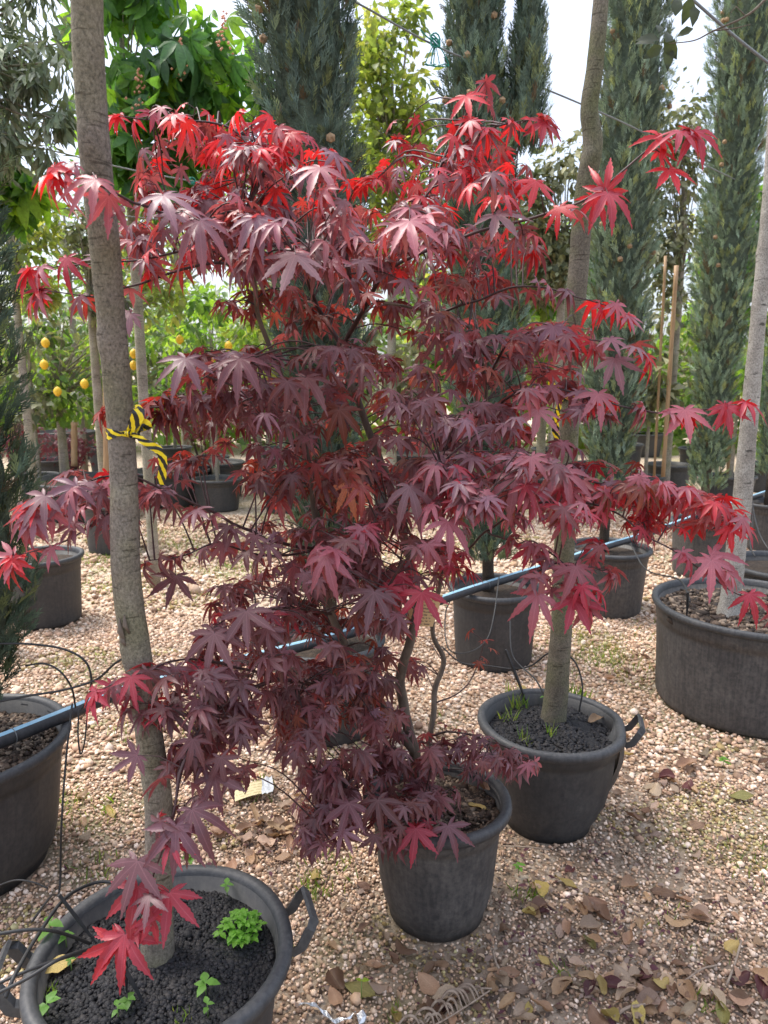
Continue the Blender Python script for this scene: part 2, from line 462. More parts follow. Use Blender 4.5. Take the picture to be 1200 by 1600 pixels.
def tag_mat(name, base, ink, rows, cols):
    """paper tag with rows of small faded print (too small to read in the photograph)"""
    m, nt, p = material(name)
    tcn = node(nt, 'ShaderNodeTexCoord'); s = node(nt, 'ShaderNodeSeparateXYZ'); nt.links.new(tcn.outputs['UV'], s.inputs[0])
    y = node(nt, 'ShaderNodeMath', operation='MULTIPLY'); y.inputs[1].default_value = rows; nt.links.new(s.outputs['Y'], y.inputs[0])
    f = node(nt, 'ShaderNodeMath', operation='FRACT'); nt.links.new(y.outputs[0], f.inputs[0])
    g = node(nt, 'ShaderNodeMath', operation='GREATER_THAN'); g.inputs[1].default_value = 0.55; nt.links.new(f.outputs[0], g.inputs[0])
    n = node(nt, 'ShaderNodeTexNoise'); n.inputs['Scale'].default_value = 1.0; n.inputs['Detail'].default_value = 2
    mp = node(nt, 'ShaderNodeMapping'); mp.inputs['Scale'].default_value = (cols, rows * 1.7, 1)
    nt.links.new(tcn.outputs['UV'], mp.inputs[0]); nt.links.new(mp.outputs[0], n.inputs['Vector'])
    k = node(nt, 'ShaderNodeMath', operation='GREATER_THAN'); k.inputs[1].default_value = 0.47; nt.links.new(n.outputs['Fac'], k.inputs[0])
    mu = node(nt, 'ShaderNodeMath', operation='MULTIPLY'); nt.links.new(g.outputs[0], mu.inputs[0]); nt.links.new(k.outputs[0], mu.inputs[1])
    ed = node(nt, 'ShaderNodeMath', operation='COMPARE'); ed.inputs[1].default_value = 0.5; ed.inputs[2].default_value = 0.36; nt.links.new(s.outputs['X'], ed.inputs[0])
    m2 = node(nt, 'ShaderNodeMath', operation='MULTIPLY'); nt.links.new(mu.outputs[0], m2.inputs[0]); nt.links.new(ed.outputs[0], m2.inputs[1])
    m3 = node(nt, 'ShaderNodeMath', operation='MULTIPLY'); m3.inputs[1].default_value = 0.8; nt.links.new(m2.outputs[0], m3.inputs[0])
    nt.links.new(mixc(nt, m3.outputs[0], base, ink), p.inputs['Base Color'])
    p.inputs['Roughness'].default_value = 0.5
    return m
M_TAG = tag_mat('tan_plant_label', (0.66, 0.47, 0.25), (0.12, 0.08, 0.06), 11, 12)
M_TAG2 = tag_mat('faded_plant_label', (0.62, 0.53, 0.30), (0.42, 0.32, 0.16), 5, 9)

# ------------------------------------------------------------------ ground
def ground():
    V = []; Fc = []
    xs = np.concatenate([np.linspace(-400, -8, 6), np.linspace(-6, 6, 61), np.linspace(8, 400, 6)])
    ys = np.concatenate([np.linspace(-60, -1, 5), np.linspace(0, 9, 61), np.linspace(12, 700, 8)])
    for y in ys:
        for x in xs:
            z = 0.0
            if -6 <= x <= 6 and 0 <= y <= 9:
                z = 0.012 * mnoise.noise(Vector((x * 1.3, y * 1.3, 0))) + 0.004 * mnoise.noise(Vector((x * 6, y * 6, 3)))
                e = min((x + 6), (6 - x), y, (9 - y), 1.0); z *= max(e, 0)
            V.append((x, y, z - 0.004))
    nx = len(xs)
    for j in range(len(ys) - 1):
        for i in range(nx - 1):
            a = j * nx + i
            Fc.append((a, a + 1, a + nx + 1, a + nx))
    o = mesh_obj('gravel_ground', V, Fc, M_GROUND)
    tag(o, 'pale pinkish gravel yard with dark soil and moss showing through', 'ground', None, 'structure')
ground()

# ------------------------------------------------------------------ pots
POTS = []            # (x, y, base radius) for keeping gravel and litter out of them
def pot(x, y, rt, rb, h, label, soil=None, soil_mat=None, handles=(), mat=None, dent=None, tilt=(0, 0), ribs=0, n=60, group='black plastic nursery pots', seed=0, clamp=0.03, foot=True):
    POTS.append((x, y, rb + 0.02))
    mat = mat or M_POT; soil = soil if soil is not None else h - 0.05
    t = thing('nursery_pot', label, 'plant pot', (x, y, 0), group)
    def warp(X, Y, Z, a, r, z):
        q = 1 + 0.012 * math.sin(2 * a + seed) * (z / h) + 0.006 * math.sin(5 * a + seed * 2)
        if ribs: q += 0.012 * max(0, math.sin(ribs * a)) ** 6 * (1 if 0.1 * h < z < 0.86 * h else 0)
        if dent:
            da = (a - dent[0] + math.pi) % (2 * math.pi) - math.pi
            q -= dent[1] * math.exp(-(da / dent[2]) ** 2) * math.sin(math.pi * min(1, max(0, z / h))) 
            q += 0.35 * dent[1] * math.exp(-((abs(da) - dent[2] * 1.7) / 0.14) ** 2) * math.sin(math.pi * min(1, max(0, z / h)))
        X = x + (X - x) * q; Y = y + (Y - y) * q
        X += tilt[0] * z; Y += tilt[1] * z
        return X, Y, Z
    def rr(z): return rb + (rt - 0.012 - rb) * (z / h)
    ft = [(rb * 0.90, 0.0), (rb * 0.905, 0.022), (rb * 0.93, 0.028), (rb * 0.985, 0.05), (rb * 1.02, 0.075)] if foot else [(rb * 0.97, 0), (rb, 0.012), (rb * 1.01, 0.03)]
    outer = ft + [(rr(h * q), h * q) for q in (0.3, 0.42, 0.54, 0.66, 0.76, 0.805)] + [(rr(h * 0.81) + 0.004, h * 0.812), (rr(h * 0.9) + 0.004, h * 0.9), (rr(h * 0.965) + 0.003, h * 0.965)]
    inner = [(rr(h * 0.965) - 0.006, h * 0.965), (rr(h * 0.8) - 0.006, h * 0.8), (rr(soil - 0.03) - 0.008, soil - 0.03)]
    V, Fc = lathe([(0.001, 0.0)] + outer + inner, (x, y, 0), n, warp)
    mesh_obj('pot_body', V, Fc, mat, t)
    rp = [(rt - 0.021, h - 0.03), (rt - 0.006, h - 0.036), (rt + 0.006, h - 0.030), (rt + 0.011, h - 0.018), (rt + 0.009, h - 0.005), (rt, h), (rt - 0.010, h - 0.001), (rt - 0.018, h - 0.008), (rt - 0.021, h - 0.03)]
    V, Fc = lathe(rp, (x, y, 0), n, warp)
    rim = mesh_obj('rim', V, Fc, M_RIM, t)
    # soil: a bumpy disc
    V = []; Fc = []; rs = rr(soil) - 0.004; rings = 9; sg = 36
    for i in range(rings + 1):
        for k in range(sg):
            a = 2 * math.pi * k / sg; r_ = rs * i / rings
            X, Y, Z = warp(x + r_ * math.cos(a), y + r_ * math.sin(a), soil, a, r_, soil)
            Z += 0.012 * mnoise.noise(Vector((X * 14, Y * 14, seed))) * (1 - (i / rings) ** 4) + 0.02 * (1 - (i / rings) ** 2)
            V.append((X, Y, Z - 0.008))
    for i in range(rings):
        for k in range(sg):
            k2 = (k + 1) % sg
            Fc.append((i * sg + k, i * sg + k2, (i + 1) * sg + k2, (i + 1) * sg + k))
    mesh_obj('soil', V, Fc, soil_mat or M_SOIL, t)
    for a in handles:
        c, s = math.cos(a), math.sin(a)
        rad = Vector((c, s, 0)); tan = Vector((-s, c, 0)); up = Vector((0, 0, 1))
        cc = Vector((x + tilt[0] * h, y + tilt[1] * h, 0)) + rad * (rt + 0.004)
        mb = MB()
        path = [(-0.055, -0.004, h - 0.040), (-0.055, 0.020, h - 0.030), (-0.052, 0.040, h + 0.004), (-0.046, 0.050, h + 0.020), (0.046, 0.050, h + 0.020), (0.052, 0.040, h + 0.004), (0.055, 0.020, h - 0.030), (0.055, -0.004, h - 0.040)]
        P = [cc + tan * p[0] + rad * p[1] + up * p[2] for p in path]
        for i, p in enumerate(P):            # a flat strap bent into a loop
            a_, b_ = P[max(i - 1, 0)], P[min(i + 1, len(P) - 1)]
            d = (b_ - a_).normalized(); wv = d.cross(tan if abs(d.dot(tan)) < 0.8 else up).normalized() * 0.004
            dv = (rad * 0.6 - up * 0.8).normalized() * 0.011 if 3 <= i <= 4 else tan * 0.006 + (-up * 0.004)
            if not 3 <= i <= 4: wv = (rad * 0.75 - up * 0.65).normalized() * 0.011
            else: wv = (rad * 0.8 + up * 0.6).normalized() * 0.004
            mb.V += [p - dv - wv, p + dv - wv, p + dv + wv, p - dv + wv]
        for i in range(len(P) - 1):
            for k in range(4):
                k2 = (k + 1) % 4
                mb.F.append((i * 4 + k, i * 4 + k2, (i + 1) * 4 + k2, (i + 1) * 4 + k))
        mb.F += [(3, 2, 1, 0), tuple(len(P) * 4 - 4 + k for k in range(4))]
        mb.build('handle', M_RIM, rim, smooth=False)
    return t, rr(soil) - 0.01, soil

# the grove of single things one can walk round
P_FRONT = (-0.44, 1.225)
P_MAPLE = (0.150, 1.79)
P_RIGHT = (0.560, 2.21)
P_LEFT = (-1.30, 1.97)
P_BIRCH = (1.68, 3.10)
pot_front, rs_front, zs_front = pot(*P_FRONT, 0.243, 0.185, 0.38, 'open black pot of black lava grit with two strap handles and a slender grey trunk', soil=0.335, soil_mat=M_BLACKSOIL, handles=(R(18), R(192)), seed=1.2)
pot_maple, rs_maple, zs_maple = pot(*P_MAPLE, 0.192, 0.150, 0.36, 'dusty black pot holding the red-leaved maple', soil=0.315, mat=M_POT_DUSTY, tilt=(-0.01, -0.03), seed=2.0)
pot_right, rs_right, zs_right = pot(*P_RIGHT, 0.232, 0.165, 0.365, 'crumpled dark pot with a dented side holding a mossy trunk, behind the maple pot', soil=0.315, soil_mat=M_BLACKSOIL, handles=(R(-14),), dent=(R(-14), 0.30, 0.20), seed=3.1)
V = []; Fc = []; nu, nv = 7, 8
for j in range(nv + 1):
    for i in range(nu + 1):
        u, v = i / nu, j / nv; a = R(-34 + 40 * u); r_ = 0.232 - 0.062 * v * 0.75 + 0.030 * math.sin(math.pi * v) * (0.3 + u) + 0.005 * math.sin(9 * u + 5 * v)
        V.append(Vector((P_RIGHT[0] + r_ * math.cos(a), P_RIGHT[1] + r_ * math.sin(a), 0.345 - 0.24 * v * (1 - 0.25 * abs(u - 0.5)))))
for j in range(nv):
    for i in range(nu): Fc.append((j * (nu + 1) + i, j * (nu + 1) + i + 1, (j + 1) * (nu + 1) + i + 1, (j + 1) * (nu + 1) + i))
mesh_obj('torn_flap', V, Fc, M_POT, pot_right)['label'] = 'buckled flap of torn pot wall'
pot_left, rs_left, zs_left = pot(*P_LEFT, 0.315, 0.255, 0.42, 'wide ribbed black pot with a cypress and the blue striped pipe over it', soil=0.365, ribs=15, seed=0.5)
pot_birch, rs_birch, zs_birch = pot(*P_BIRCH, 0.425, 0.385, 0.475, 'very wide scuffed pot with pale speckled trunk and two blocks inside', soil=0.42, seed=4.4, mat=M_POT_DUSTY, foot=False)
# the row of cypresses that the pipe runs along
ROW = [(-0.245, 2.86, 0.245, 0.20, 0.41), (0.585, 3.60, 0.235, 0.20, 0.41), (1.44, 4.42, 0.255, 0.215, 0.42), (2.44, 5.25, 0.26, 0.22, 0.42), (3.36, 6.05, 0.26, 0.22, 0.42)]
ROWL = ['black pot half hidden behind the maple foliage, under the pipe', 'plain dark pot under the pipe between the maple and the mossy trunk',
        'shadowed pot under the pipe behind the wide birch pot', 'dark pot tucked behind the pale speckled trunk', 'far pot at the end of the pipe beyond the pale trunk']
row_soil = []
for (x, y, rt, rb, h), lb in zip(ROW, ROWL):
    row_soil.append(pot(x, y, rt, rb, h, lb, seed=x * 3, foot=False, n=44, mat=M_POT_DUSTY if x > 1 else M_POT)[2])
# pots further back
def pot_px(px, py, wpx, h, label, **kw):
    g = gnd(px, py); k = mpp(g); rt = wpx * k / 2
    return pot(g.x, g.y + rt * 0.85, rt, rt * 0.85, h, label, n=36, foot=False, **kw), (g.x, g.y + rt * 0.85)
BGP = [(52, 985, 120, 0.42, 'grey weathered pot behind the dark cypress'), (165, 868, 92, 0.42, 'small black pot standing behind the slender grey trunk'),
       (105, 818, 165, 0.40, 'broad black tub on the gravel behind the lemon tree'), (255, 795, 120, 0.40, 'black tub behind the striped tape on the grey trunk'),
       (332, 782, 88, 0.44, 'black pot seen through the maple leaves beside the yellow fruit'), (88, 722, 92, 0.50, 'large far tub with the fruiting lemon tree'),
       (78, 762, 70, 0.36, 'low black pot between the lemon tub and the bamboo stake'), (30, 690, 80, 0.42, 'distant black tub beside the pale trunk'),
       (650, 760, 90, 0.42, 'distant black pot glimpsed under the maple crown'), (545, 745, 80, 0.42, 'distant dark pot behind the maple stems'),
       (1010, 715, 70, 0.42, 'distant black pot between two cypresses'), (430, 748, 80, 0.42, 'distant dark pot behind the maple twigs')]
bgpos = []
for px, py, wp, h, lb in BGP:
    bgpos.append(pot_px(px, py, wp, h, lb, seed=px * 0.1, group='black pots in the rows behind')[1])
g = (2.28, 3.92)
pot(*g, 0.30, 0.26, 0.44, 'pot with a pale rim just behind the very wide pot', n=40, seed=5, handles=(R(170),), foot=False)
for lx, ly, a in ((1.83, 2.86, 0.1), (1.95, 3.02, 0.25)):
    V, Fc = box_verts((lx, ly, zs_birch + 0.05), Vector((math.cos(a), math.sin(a), 0)) * 0.035, Vector((-math.sin(a), math.cos(a), 0.0)) * 0.10, Vector((0, 0.15, 1)).normalized() * 0.055)
    V = [v + Vector(mnoise.noise_vector(v * 30)) * 0.003 for v in V]
    tag(mesh_obj('concrete_block', V, Fc, M_BRICK, None, False, base=(lx, ly, zs_birch)), 'stained concrete block stood on end in the very wide pot', 'block', 'blocks in the wide pot')

# ------------------------------------------------------------------ gravel, as real stones
def ico():
    p = (1 + 5 ** 0.5) / 2
    V = np.array([(-1, p, 0), (1, p, 0), (-1, -p, 0), (1, -p, 0), (0, -1, p), (0, 1, p), (0, -1, -p), (0, 1, -p), (p, 0, -1), (p, 0, 1), (-p, 0, -1), (-p, 0, 1)], float)
    V /= np.linalg.norm(V[0])
    T = np.array([(0, 11, 5), (0, 5, 1), (0, 1, 7), (0, 7, 10), (0, 10, 11), (1, 5, 9), (5, 11, 4), (11, 10, 2), (10, 7, 6), (7, 1, 8), (3, 9, 4), (3, 4, 2), (3, 2, 6), (3, 6, 8), (3, 8, 9), (4, 9, 5), (2, 4, 11), (6, 2, 10), (8, 6, 7), (9, 8, 1)])
    return V, T
def octa():
    return np.array([(1, 0, 0), (-1, 0, 0), (0, 1, 0), (0, -1, 0), (0, 0, 1), (0, 0, -1)], float), np.array([(0, 2, 4), (2, 1, 4), (1, 3, 4), (3, 0, 4), (2, 0, 5), (1, 2, 5), (3, 1, 5), (0, 3, 5)])
def stones(base, n, jit=0.28):
    V, T = base; o = []
    for _ in range(n):
        W = V * (1 + nrs.uniform(-jit, jit, (len(V), 1))) * np.array([1, nrs.uniform(0.65, 1.0), nrs.uniform(0.5, 0.8)])
        o.append((W, T))
    return o
def rand_rot(n, tilt=0.5):
    a = nrs.uniform(0, 2 * np.pi, n); d = np.stack([np.cos(a), np.sin(a), nrs.uniform(-tilt, tilt, n)], 1)
    up = np.stack([nrs.uniform(-tilt, tilt, n), nrs.uniform(-tilt, tilt, n), np.ones(n)], 1)
    return frame_mats(d, up, np.ones(n))
PAL = np.array([(0.60, 0.46, 0.34), (0.52, 0.38, 0.26), (0.70, 0.58, 0.46), (0.40, 0.28, 0.185), (0.62, 0.50, 0.38), (0.56, 0.40, 0.29), (0.30, 0.21, 0.15), (0.74, 0.65, 0.55)])
def scatter_stones(name, y0, y1, step, size, tm, keep):
    ys = np.arange(y0, y1, step); P = []
    for y in ys:
        hw = 0.60 * y + 0.22
        x = np.arange(-hw, hw, step); P.append(np.stack([x, np.full_like(x, y)], 1))
    P = np.concatenate(P); P += nrs.uniform(-0.55, 0.55, P.shape) * step
    dens = np.array([mnoise.noise(Vector((x * 1.6, y * 1.6, 7))) + 0.55 * mnoise.noise(Vector((x * 5, y * 5, 2))) + 0.3 * mnoise.noise(Vector((x * 14, y * 14, 4))) for x, y in P])
    # darker, earthier ground in front of and to the right of the maple pot
    earthy = np.exp(-((P[:, 0] - 0.55) / 0.75) ** 2 - ((P[:, 1] - 1.55) / 0.55) ** 2)
    ok = nrs.uniform(0, 1, len(P)) < np.clip(keep + dens * 0.5 - 0.42 * earthy, 0.12, 1)
    for (x, y, r) in POTS: ok &= (P[:, 0] - x) ** 2 + (P[:, 1] - y) ** 2 > (r - 0.03) ** 2
    P = P[ok]; earthy = earthy[ok]; n = len(P)
    s = size * np.exp(nrs.normal(0, 0.32, n)) * (1 - 0.18 * earthy)
    big = nrs.uniform(0, 1, n) < 0.004; s[big] *= 1.9
    M = rand_rot(n) * s[:, None, None]
    zg = np.array([0.012 * mnoise.noise(Vector((x * 1.3, y * 1.3, 0))) + 0.004 * mnoise.noise(Vector((x * 6, y * 6, 3))) - 0.004 for x, y in P])
    pos = np.concatenate([P, (zg + s * 0.35 + nrs.uniform(0, 0.004, n))[:, None]], 1)
    t = PAL[nrs.randint(0, len(PAL), n)] * nrs.uniform(0.75, 1.15, (n, 1)) * np.array([1.14, 1.05, 1.01])
    t = t * (1 - 0.12 * earthy[:, None])
    moss = np.array([mnoise.noise(Vector((x * 2.1, y * 2.1, 21))) for x, y in P])
    mk = (moss > 0.30) & (nrs.uniform(0, 1, n) < 0.45)
    t[mk] = t[mk] * np.array([0.62, 0.68, 0.44])
    o = mass(name, tm, M, pos, t, M_PEBBLE)
    tag(o, {'gravel': 'crushed pale gravel covering the yard', 'coarse_gravel': 'gravel spread between the rows of pots', 'far_gravel': 'gravel thinning out towards the back rows'}[name], 'gravel')
scatter_stones('gravel', 0.95, 2.45, 0.0092, 0.0053, stones(ico(), 8), 0.86)
scatter_stones('coarse_gravel', 2.45, 4.3, 0.0155, 0.0085, stones(ico(), 6), 0.80)
scatter_stones('far_gravel', 4.3, 7.5, 0.034, 0.017, stones(octa(), 6), 0.70)

def pot_grains(t, x, y, rs, z, size, n, pal, elong=1.0, tilt=(0, 0)):
    r_ = rs * np.sqrt(nrs.uniform(0, 1, n)); a = nrs.uniform(0, 2 * np.pi, n)
    s = size * np.exp(nrs.normal(0, 0.3, n))
    X = x + r_ * np.cos(a) + tilt[0] * z; Y = y + r_ * np.sin(a) + tilt[1] * z
    Z = np.array([0.012 * mnoise.noise(Vector((p * 14, q * 14, 1))) for p, q in zip(X, Y)]) + z + 0.02 * (1 - (r_ / rs) ** 2) - 0.004
    pos = np.stack([X, Y, Z], 1)
    M = rand_rot(n, 0.6) * s[:, None, None]
    M[:, :, 0] *= elong
    tn = pal[nrs.randint(0, len(pal), n)] * nrs.uniform(0.7, 1.2, (n, 1))
    mass('soil_grains', stones(ico(), 4), M, pos, tn, M_GRAIN, t)
BLK = np.array([(0.012, 0.012, 0.014), (0.022, 0.021, 0.023), (0.034, 0.031, 0.031), (0.016, 0.016, 0.019)])
BRK = np.array([(0.035, 0.022, 0.016), (0.07, 0.045, 0.03), (0.14, 0.095, 0.065), (0.24, 0.18, 0.13), (0.05, 0.035, 0.025)])
pot_grains(pot_front, *P_FRONT, rs_front, zs_front, 0.0042, 9000, BLK)
pot_grains(pot_right, *P_RIGHT, rs_right, zs_right, 0.0055, 3200, BLK)
pot_grains(pot_maple, *P_MAPLE, rs_maple, zs_maple, 0.0065, 1500, BRK, 1.5, (-0.01, -0.03))
pot_grains(pot_left, *P_LEFT, rs_left, zs_left, 0.007, 2600, BRK, 1.5)
pot_grains(pot_birch, *P_BIRCH, rs_birch, zs_birch, 0.011, 2200, BRK, 1.4)

# ------------------------------------------------------------------ the bare trunks in front
def trunk_obj(name, pts, mat, parent=None, sides=22, per=9, wob=0.05, knots=(), base=None):
    """pts: (x, y, z, radius)"""
    P = catmull(pts, per)
    pos = [Vector(p[:3]) for p in P]; rad = [p[3] for p in P]
    kn = [(pos[int(t * (len(pos) - 1))], a, s) for t, a, s in knots]
    def bm(p, d, t):
        q = 1 + wob * mnoise.noise(p * 9 + d * 0.8) + wob * 0.5 * mnoise.noise(Vector((p.x * 3, p.y * 3, p.z * 30)))
        for kp, ka, ks in kn:
            dz = (p.z - kp.z) / (ks * 1.0); dd = max(0, d.x * math.cos(ka) + d.y * math.sin(ka))
            q += 0.28 * math.exp(-dz * dz) * dd ** 5
            q -= 0.20 * math.exp(-((p.z - kp.z) / (ks * 0.45)) ** 2) * dd ** 16
        return q
    V, Fc = tube(pos, rad, sides, True, bm)
    return mesh_obj(name, V, Fc, mat, parent, True, base=base)
def px_path(rows):
    o = []
    for px, py, wpx, Y in rows:
        p = at(px, py, Y); o.append((p.x, p.y, p.z, wpx * mpp(p) / 2))
    return o
T = thing('slender_tree', 'slender grey trunk wrapped with striped tape, rising from the black grit pot', 'tree', at(246, 1500, 1.235))
rows = [(246, 1525, 56, 1.235), (246, 1490, 52, 1.235), (246, 1420, 47, 1.24), (248, 1340, 43, 1.245), (247, 1250, 42, 1.25), (233, 1150, 41, 1.26), (219, 1050, 42, 1.27), (203, 950, 44, 1.285),
        (195, 850, 43, 1.29), (194, 770, 41.5, 1.295), (190, 690, 41, 1.295), (183, 600, 42.5, 1.29), (174, 500, 43, 1.27), (165, 400, 46, 1.25), (155, 300, 47, 1.23), (146, 200, 47.5, 1.21), (139, 100, 48, 1.2), (136, 0, 48, 1.19), (134, -130, 47, 1.17), (134, -320, 44, 1.15)]
trunk_left = trunk_obj('trunk', px_path(rows), M_BARK_L, T, 26, 10, 0.045, [(0.335, R(215), 0.02), (0.30, R(300), 0.018), (0.41, R(255), 0.02), (0.47, R(280), 0.015), (0.62, R(230), 0.02), (0.70, R(310), 0.018), (0.22, R(320), 0.014), (0.78, R(250), 0.02)])
# torn bark scar
mb = MB()
for px, py, l, wd in ((190, 985, 0.05, 0.006), (197, 975, 0.036, 0.005), (193, 1000, 0.026, 0.005)):
    p = at(px, py, 1.256); mb.add(*tube([p + Vector((-0.002, 0, l / 2)), p + Vector((0, -0.006, 0)), p + Vector((0.006, -0.002, -l / 2))], [0.001, wd, 0.0015], 5))
mb.build('bark_scar', M_MTRUNK, T)
T = thing('mossy_tree', 'thin mossy green-brown trunk standing in the crumpled pot', 'tree', at(864, 1135, 2.27))
rows = [(862, 1140, 44, 2.27), (866, 1110, 38, 2.27), (872, 1050, 35, 2.275), (877, 980, 33, 2.28), (880, 900, 32, 2.29), (884, 800, 30, 2.3), (888, 700, 29.5, 2.31), (893, 600, 30, 2.31), (898, 500, 30, 2.31), (904, 420, 31, 2.31), (909, 350, 31, 2.31), (917, 280, 31, 2.31),
        (926, 225, 31, 2.3), (921, 170, 27, 2.3), (930, 100, 26, 2.3), (939, 0, 24, 2.3), (950, -120, 22, 2.29), (960, -260, 19, 2.28)]
trunk_right = trunk_obj('trunk', px_path(rows), M_BARK_R, T, 20, 9, 0.06, [(0.68, R(260), 0.02), (0.42, R(215), 0.02), (0.28, R(300), 0.015), (0.16, R(240), 0.015)])
T = thing('speckled_tree', 'pale speckled leaning trunk growing in the very wide pot', 'tree', at(1137, 962, 3.08))
rows = [(1136, 968, 40, 3.08), (1141, 935, 30, 3.08), (1150, 860, 29, 3.09), (1160, 780, 28, 3.1), (1167, 700, 26, 3.1), (1174, 620, 25, 3.1), (1182, 530, 23, 3.1), (1191, 430, 22, 3.1), (1199, 340, 20, 3.1), (1206, 240, 18, 3.1), (1214, 100, 17, 3.1), (1222, -60, 15, 3.1), (1230, -250, 13, 3.1)]
trunk_obj('trunk', px_path(rows), M_BARK_B, T, 16, 8, 0.07, [(0.3, R(200), 0.02), (0.5, R(250), 0.02), (0.62, R(180), 0.02)])

# ------------------------------------------------------------------ the red maple
def maple_leaf(seed, droop, fold, teeth=True, lv=(0.40, 0.53, 0.66, 0.79, 0.90)):
    r_ = random.Random(seed)
    lob = []
    for a, l in ((-122, 0.36), (-80, 0.70), (-39, 0.92), (0, 1.0), (39, 0.92), (80, 0.70), (122, 0.36)):
        lob.append((R(a + r_.uniform(-5, 5)), l * r_.uniform(0.92, 1.07)))
    V = [(0, 0, 0)]; rib = [1.0]; Fc = []
    def put(a, t, l, wd, rb):
        c, s = math.sin(a), math.cos(a)
        x = c * t * l + s * wd; y = s * t * l - c * wd
        V.append((x, y, fold * abs(wd))); rib.append(rb); return len(V) - 1
    sin = []
    bounds = [R(-158)] + [(lob[i][0] + lob[i + 1][0]) / 2 for i in range(6)] + [R(158)]
    for i, a in enumerate(bounds):
        rs = 0.06 if i in (0, 7) else (0.18 if i in (1, 6) else 0.235) * r_.uniform(0.92, 1.08)
        V.append((math.sin(a) * rs, math.cos(a) * rs, 0.02)); rib.append(0.0); sin.append(len(V) - 1)
    wp = {0.40: 0.93, 0.53: 1.0, 0.66: 0.84, 0.79: 0.50, 0.90: 0.21}
    for i, (a, l) in enumerate(lob):
        W = (0.112 if 0 < i < 6 else 0.095) * (l ** 0.6) * r_.uniform(0.92, 1.08)
        bend = r_.uniform(-0.10, 0.10)
        mids = [put(a + bend * t, t, l, 0, 1.0) for t in lv]
        tip = put(a + bend, 1.0, l, 0, 1.0)
        for sgn in (-1, 1):
            ch = []
            for t in lv:
                w_ = W * wp[t] * sgn
                if teeth:
                    ch.append((put(a + bend * t, t - 0.02, l, w_ * 0.90, 0.0), put(a + bend * t, t + 0.035, l, w_ * 1.06, 0.0)))
                else:
                    q = put(a + bend * t, t, l, w_, 0.0); ch.append((q,))
            sv = sin[i] if sgn < 0 else sin[i + 1]
            def face(f): Fc.append(tuple(f) if sgn < 0 else tuple(reversed(f)))
            face([0, mids[0], ch[0][0], sv])
            for k in range(len(lv) - 1):
                face([mids[k], mids[k + 1], ch[k + 1][0]] + list(reversed(ch[k])))
            face([mids[-1], tip] + list(reversed(ch[-1])))
    # a soft droop and a little waviness
    ph = r_.uniform(0, 6.28)
    W = []
    for (x, y, z) in V:
        rr = math.hypot(x, y); ang = math.atan2(x, y)
        W.append((x, y, z - droop * rr ** 1.8 + 0.05 * math.sin(3 * ang + ph) * rr))
    return W, Fc, rib
def leaf_mesh(name, V, Fc, rib, mat):
    me = bpy.data.meshes.new(name)
    me.from_pydata(V, [], Fc)
    me.polygons.foreach_set('use_smooth', [True] * len(me.polygons))
    a = me.attributes.new('rib', 'FLOAT', 'POINT'); a.data.foreach_set('value', rib)
    me.materials.append(mat)
    return me
LEAVES_O = [leaf_mesh('maple_leaf', *maple_leaf(i, d, f), M_LEAF_O) for i, (d, f) in enumerate([(0.20, 0.45), (0.36, 0.40), (0.52, 0.6), (0.70, 0.5), (0.28, -0.15), (0.45, 0.7), (0.85, 0.7)])]
LEAVES_S = []
for i, (d, f) in enumerate([(0.25, 0.45), (0.45, 0.4), (0.62, 0.6), (0.85, 0.6), (0.35, -0.15)]):
    V, Fc, rib = maple_leaf(40 + i, d, f, False, (0.40, 0.66, 0.90))
    T3 = [];
    for f_ in Fc:
        for k in range(1, len(f_) - 1): T3.append((f_[0], f_[k], f_[k + 1]))
    LEAVES_S.append((np.array(V), np.array(T3), np.array(rib)))

PALM = {'dark': (0.125, 0.047, 0.050), 'plum': (0.158, 0.068, 0.078), 'mauve': (0.205, 0.104, 0.126), 'pink': (0.31, 0.098, 0.122),
        'red': (0.46, 0.022, 0.032), 'crimson': (0.34, 0.032, 0.055), 'rust': (0.19, 0.062, 0.038), 'brick': (0.27, 0.050, 0.042)}
maple = thing('maple_tree', 'bushy maple with dark red palmate leaves filling the dusty pot', 'maple', (P_MAPLE[0] - 0.03, P_MAPLE[1], zs_maple))
LEAF = []          # (pos, dir, up, size, colour)
def add_leaf(p, d, size, col, up=(0, 0, 1), roll=None):
    roll = rnd.uniform(-0.45, 0.45) if roll is None else roll
    d = Vector(d).normalized(); s = d.cross(Vector(up))
    s = s.normalized() if s.length > 1e-4 else d.orthogonal().normalized()
    n = s.cross(d)
    n = (n * math.cos(roll) + s * math.sin(roll)).normalized()
    c = PALM[col] if isinstance(col, str) else col
    k = rnd.uniform(0.80, 1.2)
    LEAF.append((Vector(p), d, n, size, tuple(min(1, v * k * rnd.uniform(0.94, 1.06)) for v in c)))
AX = Vector((0.08, 1.80, 0))
TW = MB()                     # fine twigs and leaf stalks
def outward(p):
    o = Vector((p.x - AX.x, p.y - AX.y, 0))
    return o.normalized() if o.length > 0.05 else Vector((0, -1, 0))
def hang(p, side=None, droop=None, spread=0.7):
    o = outward(p)
    if side is not None: o = (o * 0.55 + side * 0.9)
    a = rnd.gauss(0, spread); c, s = math.cos(a), math.sin(a)
    o = Vector((o.x * c - o.y * s, o.x * s + o.y * c, 0)).normalized()
    q = rnd.uniform(R(10), R(72)) if droop is None else droop
    return o * math.cos(q) - Vector((0, 0, 1)) * math.sin(q)
